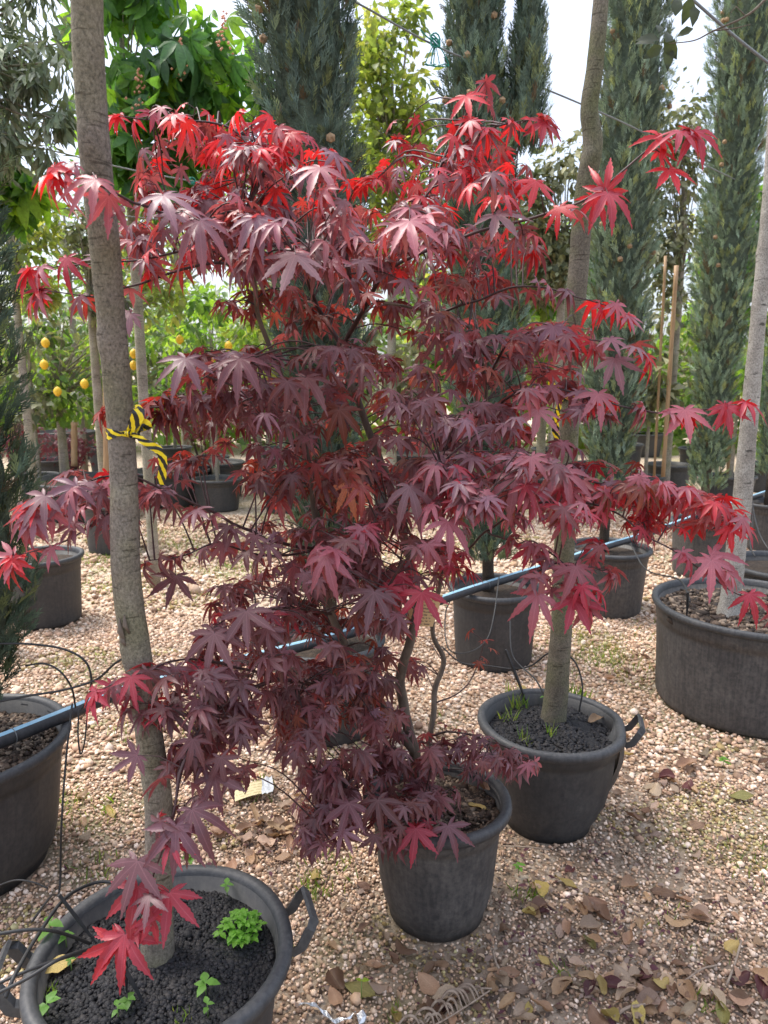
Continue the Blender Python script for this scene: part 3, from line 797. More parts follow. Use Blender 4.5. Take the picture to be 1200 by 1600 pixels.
def stalk_leaf(node_, d, size, col, ln=None, roll=None):
    """leaf on its own thin stalk leaving the twig at node_"""
    ln = ln or rnd.uniform(0.018, 0.045)
    h = Vector((d.x, d.y, 0)); h = h.normalized() if h.length > 0.01 else Vector((1, 0, 0))
    tip = node_ + h * ln * 0.85 + Vector((0, 0, ln * rnd.uniform(-0.25, 0.35)))
    TW.tube([node_, node_.lerp(tip, 0.5) + Vector((0, 0, 0.004)), tip], [0.0009, 0.0008, 0.0007], 3, False)
    add_leaf(tip, d, size, col, roll=roll)
SK = []                       # skeleton sample points for attaching twigs
def branch(rows, r0, r1, leafy=0.0, cols=('dark',), tipcols=None, gap=0.055, size=(0.046, 0.062), mat=None, name='branch'):
    """rows (px, py, Y); leafy = fraction of the length, from the tip, that carries leaf pairs"""
    pts = [at(*r) for r in rows]
    P = [Vector(p) for p in catmull(pts, 7)]
    P = [p + Vector(mnoise.noise_vector(p * 14)) * 0.006 * (1 if 0 < i < len(P) - 1 else 0) for i, p in enumerate(P)]
    n = len(P)
    rad = [r0 + (r1 - r0) * (i / (n - 1)) ** 0.8 for i in range(n)]
    V, Fc = tube(P, rad, 8 if r0 > 0.006 else 5)
    mesh_obj(name, V, Fc, mat or (M_MTRUNK if r0 > 0.009 else M_MTWIG), maple)
    for i, p in enumerate(P): SK.append((p, rad[i]))
    if leafy:
        L_ = [0]
        for i in range(1, n): L_.append(L_[-1] + (P[i] - P[i - 1]).length)
        s = L_[-1] * (1 - leafy); alt = 0
        while s < L_[-1] - 0.01:
            i = max(k for k in range(n) if L_[k] <= s); i = min(i, n - 2)
            f = (s - L_[i]) / max(1e-6, L_[i + 1] - L_[i])
            p = P[i].lerp(P[i + 1], f); t = (P[i + 1] - P[i]).normalized()
            side = t.cross(Vector((0, 0, 1))); side = side.normalized() if side.length > 0.05 else Vector((1, 0, 0))
            prog = (s - L_[-1] * (1 - leafy)) / (L_[-1] * leafy)
            cs = tipcols if (tipcols and rnd.random() < prog ** 1.2) else cols
            for sg in (-1, 1):
                if rnd.random() < 0.9:
                    stalk_leaf(p, hang(p, side * sg + t * 0.6), rnd.uniform(*size), rnd.choice(cs))
            s += gap * rnd.uniform(0.75, 1.3)
        t = (P[-1] - P[-2]).normalized()
        cs = tipcols or cols
        add_leaf(P[-1], hang(P[-1], t, spread=0.3), size[1] * 0.95, rnd.choice(cs))
        add_leaf(P[-1], hang(P[-1], t, spread=0.9), size[0] * 0.9, rnd.choice(cs))
    return P
DK = ('dark', 'dark', 'plum', 'plum', 'mauve'); MV = ('mauve', 'mauve', 'plum', 'pink', 'plum'); RD = ('red', 'red', 'crimson', 'pink'); PK = ('pink', 'mauve', 'pink', 'crimson')
RU = ('rust', 'dark', 'brick', 'dark', 'plum')
B = branch
B([(652, 1250, 1.82), (647, 1180, 1.83), (630, 1105, 1.83), (626, 1050, 1.82), (640, 1003, 1.80), (652, 950, 1.8), (640, 880, 1.8), (615, 780, 1.82), (580, 680, 1.85), (548, 600, 1.87), (535, 540, 1.88)], 0.017, 0.008, name='trunk')
B([(535, 540, 1.88), (570, 480, 1.8), (603, 420, 1.7), (640, 350, 1.65), (690, 255, 1.68), (720, 195, 1.7), (742, 150, 1.72), (758, 128, 1.73)], 0.007, 0.0013, 0.35, MV, RD)
B([(535, 540, 1.88), (510, 500, 1.88), (485, 450, 1.82), (470, 380, 1.72), (440, 310, 1.66), (400, 240, 1.68), (350, 195, 1.7), (260, 190, 1.66), (185, 182, 1.6)], 0.007, 0.0012, 0.5, MV, RD)
B([(660, 1245, 1.86), (672, 1150, 1.90), (680, 1080, 1.95), (692, 1030, 1.98), (676, 985, 2.0), (690, 900, 2.0), (720, 780, 1.95), (745, 690, 1.9), (760, 600, 1.85), (738, 520, 1.8), (690, 488, 1.75), (600, 474, 1.7)], 0.010, 0.003, name='stem')
B([(648, 1180, 1.83), (600, 1105, 1.78), (555, 1045, 1.72), (520, 960, 1.70), (500, 860, 1.72), (490, 780, 1.74), (478, 700, 1.76), (455, 620, 1.75), (430, 560, 1.72), (405, 500, 1.68), (395, 420, 1.6), (380, 345, 1.5)], 0.013, 0.004, name='stem')
B([(600, 1105, 1.78), (520, 1075, 1.62), (440, 1062, 1.46), (380, 1082, 1.36), (320, 1130, 1.25), (285, 1200, 1.17), (268, 1285, 1.12), (240, 1375, 1.09), (215, 1450, 1.07)], 0.006, 0.0012, 0.32, ('plum', 'dark', 'crimson'), ('crimson', 'crimson', 'pink'), 0.05)
B([(500, 860, 1.72), (440, 850, 1.6), (390, 828, 1.5), (300, 785, 1.4), (217, 750, 1.36), (150, 748, 1.34), (90, 775, 1.3), (40, 805, 1.28)], 0.005, 0.001, 0.6, MV, ('mauve', 'pink', 'red'))
B([(217, 750, 1.36), (170, 800, 1.33), (120, 835, 1.3), (60, 860, 1.27), (20, 870, 1.25)], 0.003, 0.001, 0.7, MV, ('mauve', 'pink', 'red'))
B([(455, 620, 1.75), (380, 632, 1.6), (300, 628, 1.5), (230, 640, 1.45), (160, 640, 1.42)], 0.004, 0.001, 0.6, RU, ('red', 'brick'))
B([(395, 420, 1.6), (330, 412, 1.5), (250, 432, 1.45), (190, 452, 1.42), (140, 462, 1.40), (60, 452, 1.38)], 0.004, 0.001, 0.65, ('mauve', 'red', 'brick'), RD)
B([(470, 380, 1.72), (400, 385, 1.6), (330, 385, 1.5), (250, 400, 1.45), (180, 412, 1.42), (100, 415, 1.40), (45, 422, 1.38)], 0.004, 0.001, 0.6, ('mauve', 'red', 'plum'), RD)
B([(380, 345, 1.5), (310, 345, 1.34), (240, 330, 1.24), (185, 305, 1.15), (135, 280, 1.1), (85, 262, 1.1)], 0.004, 0.001, 0.6, MV, ('pink', 'red', 'pink'), 0.07)
B([(603, 420, 1.7), (660, 395, 1.65), (720, 370, 1.62), (790, 350, 1.6), (850, 335, 1.58), (905, 315, 1.57), (950, 285, 1.56), (1000, 245, 1.56), (1040, 215, 1.56), (1075, 203, 1.56)], 0.005, 0.0013, 0.42, ('mauve', 'red', 'crimson'), RD, 0.105, (0.056, 0.070))
B([(690, 255, 1.68), (740, 215, 1.7), (790, 195, 1.72), (845, 182, 1.74)], 0.003, 0.001, 0.8, ('red', 'crimson', 'mauve'), RD)
B([(690, 488, 1.75), (740, 470, 1.72), (800, 450, 1.7), (860, 452, 1.68), (920, 468, 1.66), (980, 492, 1.65)], 0.004, 0.001, 0.7, MV, RD, 0.048)
B([(760, 600, 1.85), (800, 530, 1.75), (860, 520, 1.7), (920, 532, 1.66), (970, 540, 1.64), (1010, 555, 1.62)], 0.004, 0.001, 0.7, MV, RD, 0.048)
B([(745, 690, 1.9), (790, 625, 1.75), (850, 607, 1.68), (910, 615, 1.64), (970, 632, 1.6), (1040, 648, 1.58), (1100, 640, 1.57), (1165, 628, 1.56)], 0.004, 0.001, 0.72, MV, RD, 0.07)
B([(720, 780, 1.95), (790, 755, 1.75), (860, 742, 1.64), (930, 755, 1.58), (1000, 775, 1.54), (1060, 775, 1.52), (1110, 785, 1.5), (1160, 820, 1.5)], 0.005, 0.001, 0.75, ('mauve', 'pink', 'rust', 'mauve'), RD, 0.044)
B([(690, 900, 2.0), (760, 830, 1.8), (830, 790, 1.62), (900, 782, 1.55), (960, 800, 1.5), (1010, 835, 1.46), (1080, 880, 1.43), (1140, 920, 1.42), (1205, 950, 1.41)], 0.004, 0.001, 0.6, PK, ('pink', 'pink', 'crimson'), 0.075)
B([(760, 830, 1.8), (810, 850, 1.6), (860, 865, 1.5), (905, 905, 1.45), (915, 945, 1.43)], 0.003, 0.001, 0.55, PK, ('crimson', 'pink'), 0.06)
B([(672, 1150, 1.90), (710, 1145, 1.82), (755, 1155, 1.76), (800, 1172, 1.72), (835, 1190, 1.7)], 0.004, 0.001, 0.8, ('plum', 'dark', 'mauve'), ('plum', 'pink'), 0.042, (0.036, 0.050))
B([(645, 1185, 1.83), (600, 1190, 1.72), (555, 1215, 1.62), (520, 1260, 1.55), (500, 1290, 1.52)], 0.005, 0.001, 0.8, DK, DK, 0.042, (0.042, 0.056))
B([(645, 1190, 1.83), (660, 1230, 1.7), (668, 1275, 1.62), (672, 1300, 1.6)], 0.004, 0.001, 0.7, ('dark', 'plum'), ('plum', 'crimson'), 0.04, (0.042, 0.056))
B([(615, 780, 1.82), (600, 790, 1.6), (575, 825, 1.42), (530, 850, 1.34), (505, 865, 1.30)], 0.004, 0.001, 0.6, ('dark', 'plum'), ('pink', 'crimson'), 0.06)
B([(640, 880, 1.80), (630, 880, 1.6), (620, 900, 1.45), (600, 925, 1.36)], 0.004, 0.001, 0.6, ('plum', 'crimson'), ('crimson', 'plum'), 0.05)
B([(570, 480, 1.80), (540, 420, 1.5), (500, 395, 1.36), (458, 392, 1.27)], 0.004, 0.001, 0.6, MV, ('mauve', 'pink'), 0.07, (0.058, 0.07))
B([(603, 420, 1.7), (620, 370, 1.5), (635, 340, 1.36), (640, 325, 1.30)], 0.003, 0.001, 0.6, MV, ('mauve', 'pink'), 0.06, (0.058, 0.07))
B([(440, 1062, 1.46), (360, 1040, 1.38), (290, 1030, 1.30), (220, 1050, 1.22), (150, 1080, 1.18)], 0.004, 0.001, 0.75, ('dark', 'plum', 'crimson'), ('plum', 'crimson'), 0.05)
B([(520, 960, 1.70), (440, 950, 1.5), (370, 960, 1.4), (320, 990, 1.33)], 0.004, 0.001, 0.7, DK, ('plum', 'crimson'), 0.05)
B([(500, 860, 1.72), (420, 870, 1.58), (340, 850, 1.5), (280, 870, 1.46), (225, 880, 1.44)], 0.004, 0.001, 0.65, DK, DK, 0.06)
B([(430, 560, 1.72), (400, 560, 1.5), (350, 570, 1.38), (300, 600, 1.33)], 0.004, 0.001, 0.8, DK, MV, 0.045)
B([(745, 690, 1.9), (700, 700, 1.7), (690, 730, 1.5), (720, 760, 1.42), (760, 790, 1.36)], 0.004, 0.001, 0.6, MV, PK, 0.045)
B([(678, 1100, 1.93), (730, 1070, 2.0), (755, 1010, 2.02), (735, 985, 2.02)], 0.003, 0.001, 0.35, ('plum', 'rust'), None, 0.06, (0.03, 0.04))

# fill: small sprays through the crown's volume; ellipses give where the crown is thick
FILL = [(340, 215, 150, 45, 1.45, 2.0, 26, RD), (400, 285, 190, 60, 1.40, 2.1, 76, ('mauve', 'red', 'plum', 'mauve')), (690, 265, 120, 75, 1.5, 2.05, 52, ('red', 'mauve', 'crimson', 'plum')),
        (500, 370, 220, 60, 1.26, 2.1, 100, ('mauve', 'plum', 'brick', 'mauve', 'pink')), (300, 345, 110, 50, 1.3, 1.8, 36, MV), (730, 400, 110, 75, 1.5, 2.1, 44, ('mauve', 'red', 'brick', 'plum')),
        (560, 460, 170, 60, 1.6, 2.2, 50, RU), (400, 500, 70, 50, 1.6, 2.0, 10, RU), (440, 600, 170, 75, 1.34, 2.1, 74, DK), (500, 690, 170, 80, 1.4, 2.2, 76, DK + RU),
        (650, 560, 120, 90, 1.55, 2.3, 50, ('plum', 'rust', 'dark', 'mauve')), (790, 560, 130, 80, 1.6, 2.1, 48, MV + ('brick',)), (850, 650, 130, 45, 1.5, 1.9, 30, MV + ('brick',)),
        (700, 700, 130, 80, 1.4, 2.1, 60, MV), (780, 760, 150, 60, 1.35, 1.9, 66, MV + PK), (930, 770, 120, 45, 1.42, 1.75, 36, PK + ('rust',)), (1070, 805, 80, 45, 1.45, 1.65, 26, RD + ('brick',)),
        (560, 790, 140, 80, 1.45, 2.2, 54, RU), (460, 860, 130, 60, 1.4, 2.0, 44, DK), (480, 940, 150, 70, 1.34, 2.0, 66, DK), (620, 860, 120, 70, 1.34, 2.0, 52, ('plum', 'crimson', 'dark', 'pink')),
        (420, 1030, 140, 60, 1.3, 1.8, 50, DK), (510, 1080, 100, 70, 1.4, 1.9, 46, RU), (560, 1000, 80, 70, 1.5, 2.0, 34, RU), (300, 1110, 75, 60, 1.2, 1.45, 18, ('dark', 'plum', 'plum')), (330, 1190, 50, 50, 1.2, 1.4, 9, ('dark', 'plum')),
        (250, 1085, 100, 40, 1.2, 1.4, 16, ('plum', 'dark', 'crimson')), (335, 1165, 60, 55, 1.22, 1.45, 12, ('plum', 'dark')), (430, 1120, 80, 65, 1.35, 1.7, 26, DK), (530, 1290, 50, 45, 1.48, 1.65, 14, DK), (560, 1170, 110, 70, 1.5, 1.9, 52, DK), (600, 1255, 75, 50, 1.5, 1.8, 22, DK), (650, 1235, 60, 40, 1.58, 1.75, 10, DK), (590, 1300, 40, 30, 1.5, 1.62, 6, DK), (530, 1240, 60, 55, 1.5, 1.75, 20, DK), (690, 1180, 70, 35, 1.6, 1.9, 20, DK), (770, 1180, 55, 22, 1.65, 1.85, 14, ('plum', 'mauve')),
        (140, 780, 90, 45, 1.28, 1.45, 16, MV), (270, 745, 90, 40, 1.4, 1.65, 16, MV + RU), (880, 870, 80, 50, 1.42, 1.6, 9, PK), (640, 1010, 40, 60, 1.9, 2.2, 7, ('plum',)), (270, 640, 70, 30, 1.45, 1.6, 9, RU)]
skp = np.array([tuple(p) for p, r in SK]); 
for (cx, cy_, rx, ry, y0, y1, n, cols) in FILL:
    k = 0; n = int(n * 2.25)
    while k < n:
        a = rnd.uniform(0, 2 * math.pi); q = math.sqrt(rnd.random())
        P = at(cx + rx * q * math.cos(a), cy_ + ry * q * math.sin(a), rnd.uniform(y0, y1))
        v = np.array(P) - skp; dd = np.linalg.norm(v, axis=1) + np.maximum(0, skp[:, 2] - P.z) * 0.8
        S = Vector(skp[int(np.argmin(dd))])
        d = P - S
        mid = S.lerp(P, 0.5) + Vector((0, 0, 0.12 * d.length)) + Vector(mnoise.noise_vector(P * 7)) * 0.02
        tw = [Vector(p) for p in catmull([S, mid, P], 4)]
        TW.tube(tw, [0.0021 - 0.0011 * i / (len(tw) - 1) for i in range(len(tw))], 4, False)
        m = rnd.choice((3, 4, 4, 5))
        far = P.y > 2.0
        for j in range(m):
            f = 1 - 0.18 * (j // 2) - rnd.uniform(0, 0.05)
            i = min(len(tw) - 2, int(f * (len(tw) - 1))); nd = tw[i].lerp(tw[i + 1], min(1, f * (len(tw) - 1) - i))
            tdir = (tw[-1] - tw[-2]).normalized(); sd_ = tdir.cross(Vector((0, 0, 1))) * (1 if j % 2 else -1)
            c = rnd.choice(cols)
            stalk_leaf(nd, hang(nd, sd_ * 0.8 + tdir * 0.4), rnd.uniform(0.036, 0.060), c)
        k += m
# single large leaves that stand out: base pixel, Y, length in pixels, pointing direction in the picture (degrees from down, + = right), towards the camera, colour
HERO = [(462, 398, 1.24, 62, -8, 0.8, 'mauve'), (640, 345, 1.26, 72, 5, 0.8, 'pink'), (255, 305, 1.22, 66, 30, 0.8, 'mauve'), (400, 340, 1.26, 60, 20, 0.7, 'mauve'), (312, 345, 1.24, 62, 10, 0.7, 'mauve'), (500, 262, 1.30, 54, -20, 0.8, 'pink'),
        (150, 280, 1.08, 58, -35, 0.7, 'pink'), (118, 258, 1.1, 40, -70, 0.5, 'pink'), (775, 335, 1.5, 62, 40, 0.7, 'mauve'), (838, 283, 1.52, 46, -8, 0.6, 'red'), (945, 300, 1.54, 50, 170, 0.4, 'red'), (950, 302, 1.53, 56, 8, 0.7, 'crimson'),
        (1085, 205, 1.55, 54, 12, 0.5, 'crimson'), (1045, 265, 1.55, 46, 15, 0.7, 'red'), (1035, 215, 1.56, 46, -50, 0.5, 'red'), (728, 150, 1.7, 44, 10, 0.6, 'red'), (850, 190, 1.73, 44, -5, 0.5, 'crimson'),
        (510, 868, 1.28, 48, 8, 0.8, 'pink'), (700, 815, 1.34, 52, 10, 0.7, 'pink'), (585, 925, 1.34, 58, -15, 0.8, 'plum'), (660, 925, 1.36, 62, -15, 0.7, 'crimson'), (880, 735, 1.45, 62, 5, 0.7, 'pink'), (805, 745, 1.42, 54, -20, 0.7, 'pink'),
        (640, 760, 1.38, 58, 20, 0.7, 'mauve'), (1112, 875, 1.42, 74, -15, 0.6, 'pink'), (1110, 868, 1.43, 66, 60, 0.6, 'pink'), (895, 935, 1.43, 60, 30, 0.6, 'crimson'), (840, 928, 1.43, 56, -25, 0.6, 'pink'), (900, 885, 1.44, 58, 20, 0.7, 'pink'),
        (215, 1385, 1.07, 62, -15, 0.7, 'crimson'), (265, 1395, 1.08, 62, 8, 0.75, 'crimson'), (195, 1460, 1.05, 64, 0, 0.75, 'crimson'), (185, 1470, 1.05, 60, -30, 0.6, 'red'), (275, 1290, 1.1, 66, 5, 0.7, 'plum'), (300, 1265, 1.12, 60, 40, 0.7, 'plum'), (215, 1345, 1.08, 64, -10, 0.7, 'plum'),
        (215, 1180, 1.16, 46, -60, 0.5, 'plum'), (335, 1210, 1.22, 54, 25, 0.7, 'plum'), (385, 955, 1.32, 66, 12, 0.75, 'plum'), (335, 990, 1.3, 56, -10, 0.8, 'plum'), (275, 900, 1.42, 46, -5, 0.7, 'dark'),
        (290, 560, 1.32, 62, -15, 0.7, 'mauve'), (375, 560, 1.32, 60, 0, 0.7, 'plum'), (478, 590, 1.38, 58, 0, 0.7, 'plum'), (120, 760, 1.28, 56, -40, 0.6, 'mauve'), (70, 775, 1.27, 52, -35, 0.6, 'mauve'), (22, 868, 1.25, 46, -55, 0.6, 'pink'), (205, 490, 1.4, 46, -50, 0.6, 'mauve'),
        (650, 1295, 1.56, 50, -5, 0.6, 'crimson'), (700, 1290, 1.58, 48, 20, 0.6, 'plum'), (590, 1250, 1.5, 62, 5, 0.7, 'dark'), (545, 1255, 1.5, 56, -15, 0.7, 'plum'), (1070, 640, 1.56, 52, 5, 0.6, 'pink'), (1135, 635, 1.56, 44, 10, 0.5, 'crimson'), (960, 560, 1.62, 50, 15, 0.6, 'mauve'), (865, 510, 1.66, 54, -10, 0.6, 'mauve'), (935, 615, 1.6, 56, 0, 0.6, 'pink'), (840, 640, 1.55, 60, -10, 0.7, 'pink'),
        (545, 755, 1.6, 74, 10, 0.35, (0.50, 0.20, 0.09)), (530, 640, 1.6, 60, 15, 0.3, 'rust')]
camR = Vector((1, 0, 0)); camD = Vector((0, -sT, -cT)); camF = Vector((0, cT, -sT))
for (px, py, Y, lpx, ang, tow, col) in HERO:
    p = at(px, py, Y); a = R(ang)
    flat = camD * math.cos(a) + camR * math.sin(a)
    d = (flat * math.cos(tow * 0.9) - camF * math.sin(tow * 0.9)).normalized()
    sz = lpx * mpp(p) / max(0.55, math.cos(tow * 0.9))
    v = np.array(p) - skp; S = Vector(skp[int(np.argmin(np.linalg.norm(v, axis=1)))])
    TW.tube([S, S.lerp(p, 0.5) + Vector((0, 0, 0.01)), p], [0.0014, 0.001, 0.0008], 4, False)
    n_up = -camF + Vector((0, 0, 1)) * 0.6
    add_leaf(p, d, min(sz, 0.085), col, up=n_up, roll=rnd.uniform(-0.2, 0.2))
o = TW.build('twigs', M_MTWIG, maple)
o['kind'] = 'stuff'
# the 300 leaves that show largest become leaves of their own, the rest one mass
def show(l):
    zc = l[0].y * cT - (l[0].z - H) * sT
    facing = abs(l[2].dot((l[0] - Vector((0, 0, H))).normalized()))
    return l[3] / zc * (0.35 + 0.65 * facing)
heroes = LEAF[-len(HERO):]
rest = sorted(LEAF[:-len(HERO)], key=show, reverse=True)
single = heroes + rest[:300 - len(HERO)]
rest = rest[300 - len(HERO):]
mb_ = BASE[maple.name]
for i, (p, d, n, s, c) in enumerate(single):
    me = LEAVES_O[rnd.randrange(len(LEAVES_O))]
    o = bpy.data.objects.new('leaf', me)
    COL.objects.link(o)
    sx = d.cross(n)
    M = Matrix(((sx.x * s, d.x * s, n.x * s, p.x - mb_.x), (sx.y * s, d.y * s, n.y * s, p.y - mb_.y), (sx.z * s, d.z * s, n.z * s, p.z - mb_.z), (0, 0, 0, 1)))
    o.parent = maple
    o.matrix_local = M
    o.color = (*c, 1)
D = np.array([tuple(l[1]) for l in rest]); Nn = np.array([tuple(l[2]) for l in rest]); S = np.array([l[3] for l in rest])
Sx = np.cross(D, Nn)
Mx = np.stack([Sx, D, Nn], axis=-1) * S[:, None, None]
mass('foliage', LEAVES_S, Mx, np.array([tuple(l[0]) for l in rest]), np.array([l[4] for l in rest]), M_LEAF_S, maple, True, extra='rib')
print('maple leaves', len(LEAF))

# ------------------------------------------------------------------ cypresses
def cyp_sprays(k):
    """flat upright plumes of thin scale-leaf twiglets"""
    o = []
    for s in range(k):
        r_ = np.random.RandomState(100 + s); V = []; T = []
        def blade(p, d, l, w_):
            d = d / np.linalg.norm(d); s_ = np.cross(d, (0, 0, 1.0)); s_ = s_ / max(np.linalg.norm(s_), 1e-6)
            b = len(V); V.extend([p - s_ * w_, p + s_ * w_, p + d * l * 0.6 + s_ * w_ * 0.8, p + d * l, p + d * l * 0.6 - s_ * w_ * 0.8]); T.extend([(b, b + 1, b + 2), (b, b + 2, b + 4), (b + 4, b + 2, b + 3)])
        blade(np.zeros(3), np.array((0, 1, 0.0)), 1.0, 0.022)
        for i in range(11):
            t = 0.08 + 0.075 * i; sg = 1 if i % 2 else -1
            d = np.array((sg * r_.uniform(0.35, 0.75), 1.0, r_.uniform(-0.45, 0.45)))
            ln = (0.50 - 0.34 * t) * r_.uniform(0.75, 1.2)
            p = np.array((0, t, 0.0)); blade(p, d, ln, 0.024)
            if i < 8:
                q = p + d / np.linalg.norm(d) * ln * 0.45
                blade(q, np.array((sg * 0.05 + r_.uniform(-0.3, 0.3), 1, r_.uniform(-0.3, 0.3))), ln * 0.6, 0.02)
        o.append((np.array(V), np.array(T)))
    return o
CS = cyp_sprays(5)
def cypress(x, y, z0, h, rmax, label, n=3000, seed=0, top=0.78, cones=5, tone=(1, 1, 1), leader=None, start=0.06, wide=0.35, tip=0.0):
    """r(t): full early, long even column, tapering only near the top"""
    n = int(n * 1.7)
    t_ = thing('cypress_tree', label, 'cypress', (x, y, z0), 'cypresses in a row of pots')
    st = np.random.RandomState(seed)
    def prof(t): return rmax * np.minimum(1, (0.45 + t / wide * 0.55)) * np.clip((1 - t) / (1 - top), 0, 1) ** 0.6 * (1 + 0.07 * np.sin(t * 23 + seed) + 0.05 * np.sin(t * 51 + 2 * seed))
    V, Fc = tube([Vector((x, y, z0 - 0.03)), Vector((x + 0.01 + tip * h * 0.4, y, z0 + h * 0.4)), Vector((x + tip * h * 0.93, y, z0 + h * 0.93))], [0.032, 0.022, 0.004], 10)
    mesh_obj('trunk', V, Fc, M_BARK_C, t_)
    pr = []
    for i in range(40):
        t = start + 0.03 + (0.95 - start) * i / 39; pr.append((float(prof(t)) * 0.70 + 0.002, t * h))
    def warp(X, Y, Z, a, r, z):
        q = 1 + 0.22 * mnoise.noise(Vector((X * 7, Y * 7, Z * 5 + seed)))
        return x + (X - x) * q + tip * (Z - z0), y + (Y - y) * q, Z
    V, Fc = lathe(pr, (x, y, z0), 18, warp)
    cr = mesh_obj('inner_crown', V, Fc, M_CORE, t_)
    t = start + (1 - start) * st.uniform(0, 1, n) ** 0.95
    a = st.uniform(0, 2 * np.pi, n)
    lump = np.array([mnoise.noise(Vector((2.2 * math.cos(q), 2.2 * math.sin(q), u * h * 6 + seed))) + 0.6 * mnoise.noise(Vector((5 * math.cos(q), 5 * math.sin(q), u * h * 14 + seed))) for q, u in zip(a, t)])
    R_ = prof(t) * (1 + 0.05 * np.sin(3 * a + t * 9 + seed) + 0.20 * lump)
    depth = 1 - 0.42 * st.uniform(0, 1, n) ** 1.6
    ca, sa = np.cos(a), np.sin(a)
    pos = np.stack([x + tip * t * h + R_ * depth * ca * 0.93, y + R_ * depth * sa * 0.93, z0 + t * h - 0.05], 1)
    lean = st.uniform(0.15, 1.0, n) * np.where(t > top, 0.4, 1)
    d = np.stack([ca * lean + st.normal(0, 0.32, n), sa * lean + st.normal(0, 0.32, n), np.ones(n)], 1)
    up = np.stack([ca + st.normal(0, 0.7, n), sa + st.normal(0, 0.7, n), st.normal(0, 0.2, n)], 1)
    ln = st.uniform(0.05, 0.105, n)
    if leader is not None:            # a second leading shoot beside the first
        m = int(n * 0.16); tt = st.uniform(0, 1, m)
        lx = x + leader[0] + 0.05 * tt; lz = z0 + leader[1] + tt * leader[2]
        rr = 0.11 * (1 - tt) ** 0.7 + 0.012; aa = st.uniform(0, 2 * np.pi, m); q = np.sqrt(st.uniform(0, 1, m))
        p2 = np.stack([lx + rr * q * np.cos(aa), y - 0.03 + rr * q * np.sin(aa), lz], 1)
        p2[:, 0] += tip * (p2[:, 2] - z0)
        pos = np.concatenate([pos, p2]); ln = np.concatenate([ln, st.uniform(0.07, 0.12, m)])
        d = np.concatenate([d, np.stack([np.cos(aa) * 0.35, np.sin(aa) * 0.35, np.ones(m)], 1)]); up = np.concatenate([up, np.stack([np.cos(aa), np.sin(aa), st.normal(0, 0.3, m)], 1)])
    nn = len(pos)
    tint = np.array((0.150, 0.195, 0.150)) * st.uniform(0.6, 1.35, (nn, 1)) * np.array(tone)
    tint[:n] *= np.clip(1 + 0.45 * lump, 0.5, 1.6)[:, None]
    yl = st.uniform(0, 1, nn) < 0.2; tint[yl] *= np.array((1.45, 1.25, 0.8))
    br = st.uniform(0, 1, nn) < 0.04; tint[br] = np.array((0.13, 0.095, 0.055))
    mass('crown', CS, frame_mats(d, up, ln), pos, tint, M_CYP, t_)
    for i in range(cones):
        tt = st.uniform(0.35, 0.75); aa = st.uniform(math.pi * 1.05, math.pi * 1.95); rr = float(prof(tt)) * 1.0
        c = Vector((x + tip * tt * h + rr * math.cos(aa), y + rr * math.sin(aa), z0 + tt * h))
        V, T = ico(); 
        mesh_obj('cone', [c + Vector(v) * 0.017 * (1 + 0.15 * st.uniform(-1, 1)) for v in V], [tuple(f) for f in T], M_CONE, t_, False)
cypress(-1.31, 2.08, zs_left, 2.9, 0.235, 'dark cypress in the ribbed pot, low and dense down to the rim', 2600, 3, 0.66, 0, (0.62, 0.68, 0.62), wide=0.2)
CY = [(4.3, 0.185, 'tall dark blue-green cypress rising behind the top of the maple crown', 4200, (0.85, 0.92, 0.96), None),
      (3.62, 0.185, 'cypress with a forked top behind the green twine knot', 3600, (0.95, 1.02, 1.0), (0.20, 2.15, 0.72)),
      (4.9, 0.20, 'broad grey-green cypress standing behind the mossy trunk', 4200, (1.42, 1.42, 1.36), None),
      (5.3, 0.195, 'pale green narrow cypress between the broad one and the speckled trunk', 4200, (1.48, 1.50, 1.34), None),
      (5.0, 0.19, 'last cypress of the row, beyond the speckled trunk', 2800, (1.3, 1.35, 1.25), None)]
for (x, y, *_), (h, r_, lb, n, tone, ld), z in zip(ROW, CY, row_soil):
    cypress(x + (0.02 if x < 0 else -0.03), y + 0.02, z, h, r_, lb, n, int(x * 10) + 20, 0.72 if ld is None else 0.60, 8, tone, ld, tip={0: -0.026, 1: -0.05}.get(ROW.index((x, y, *_)), 0.0))

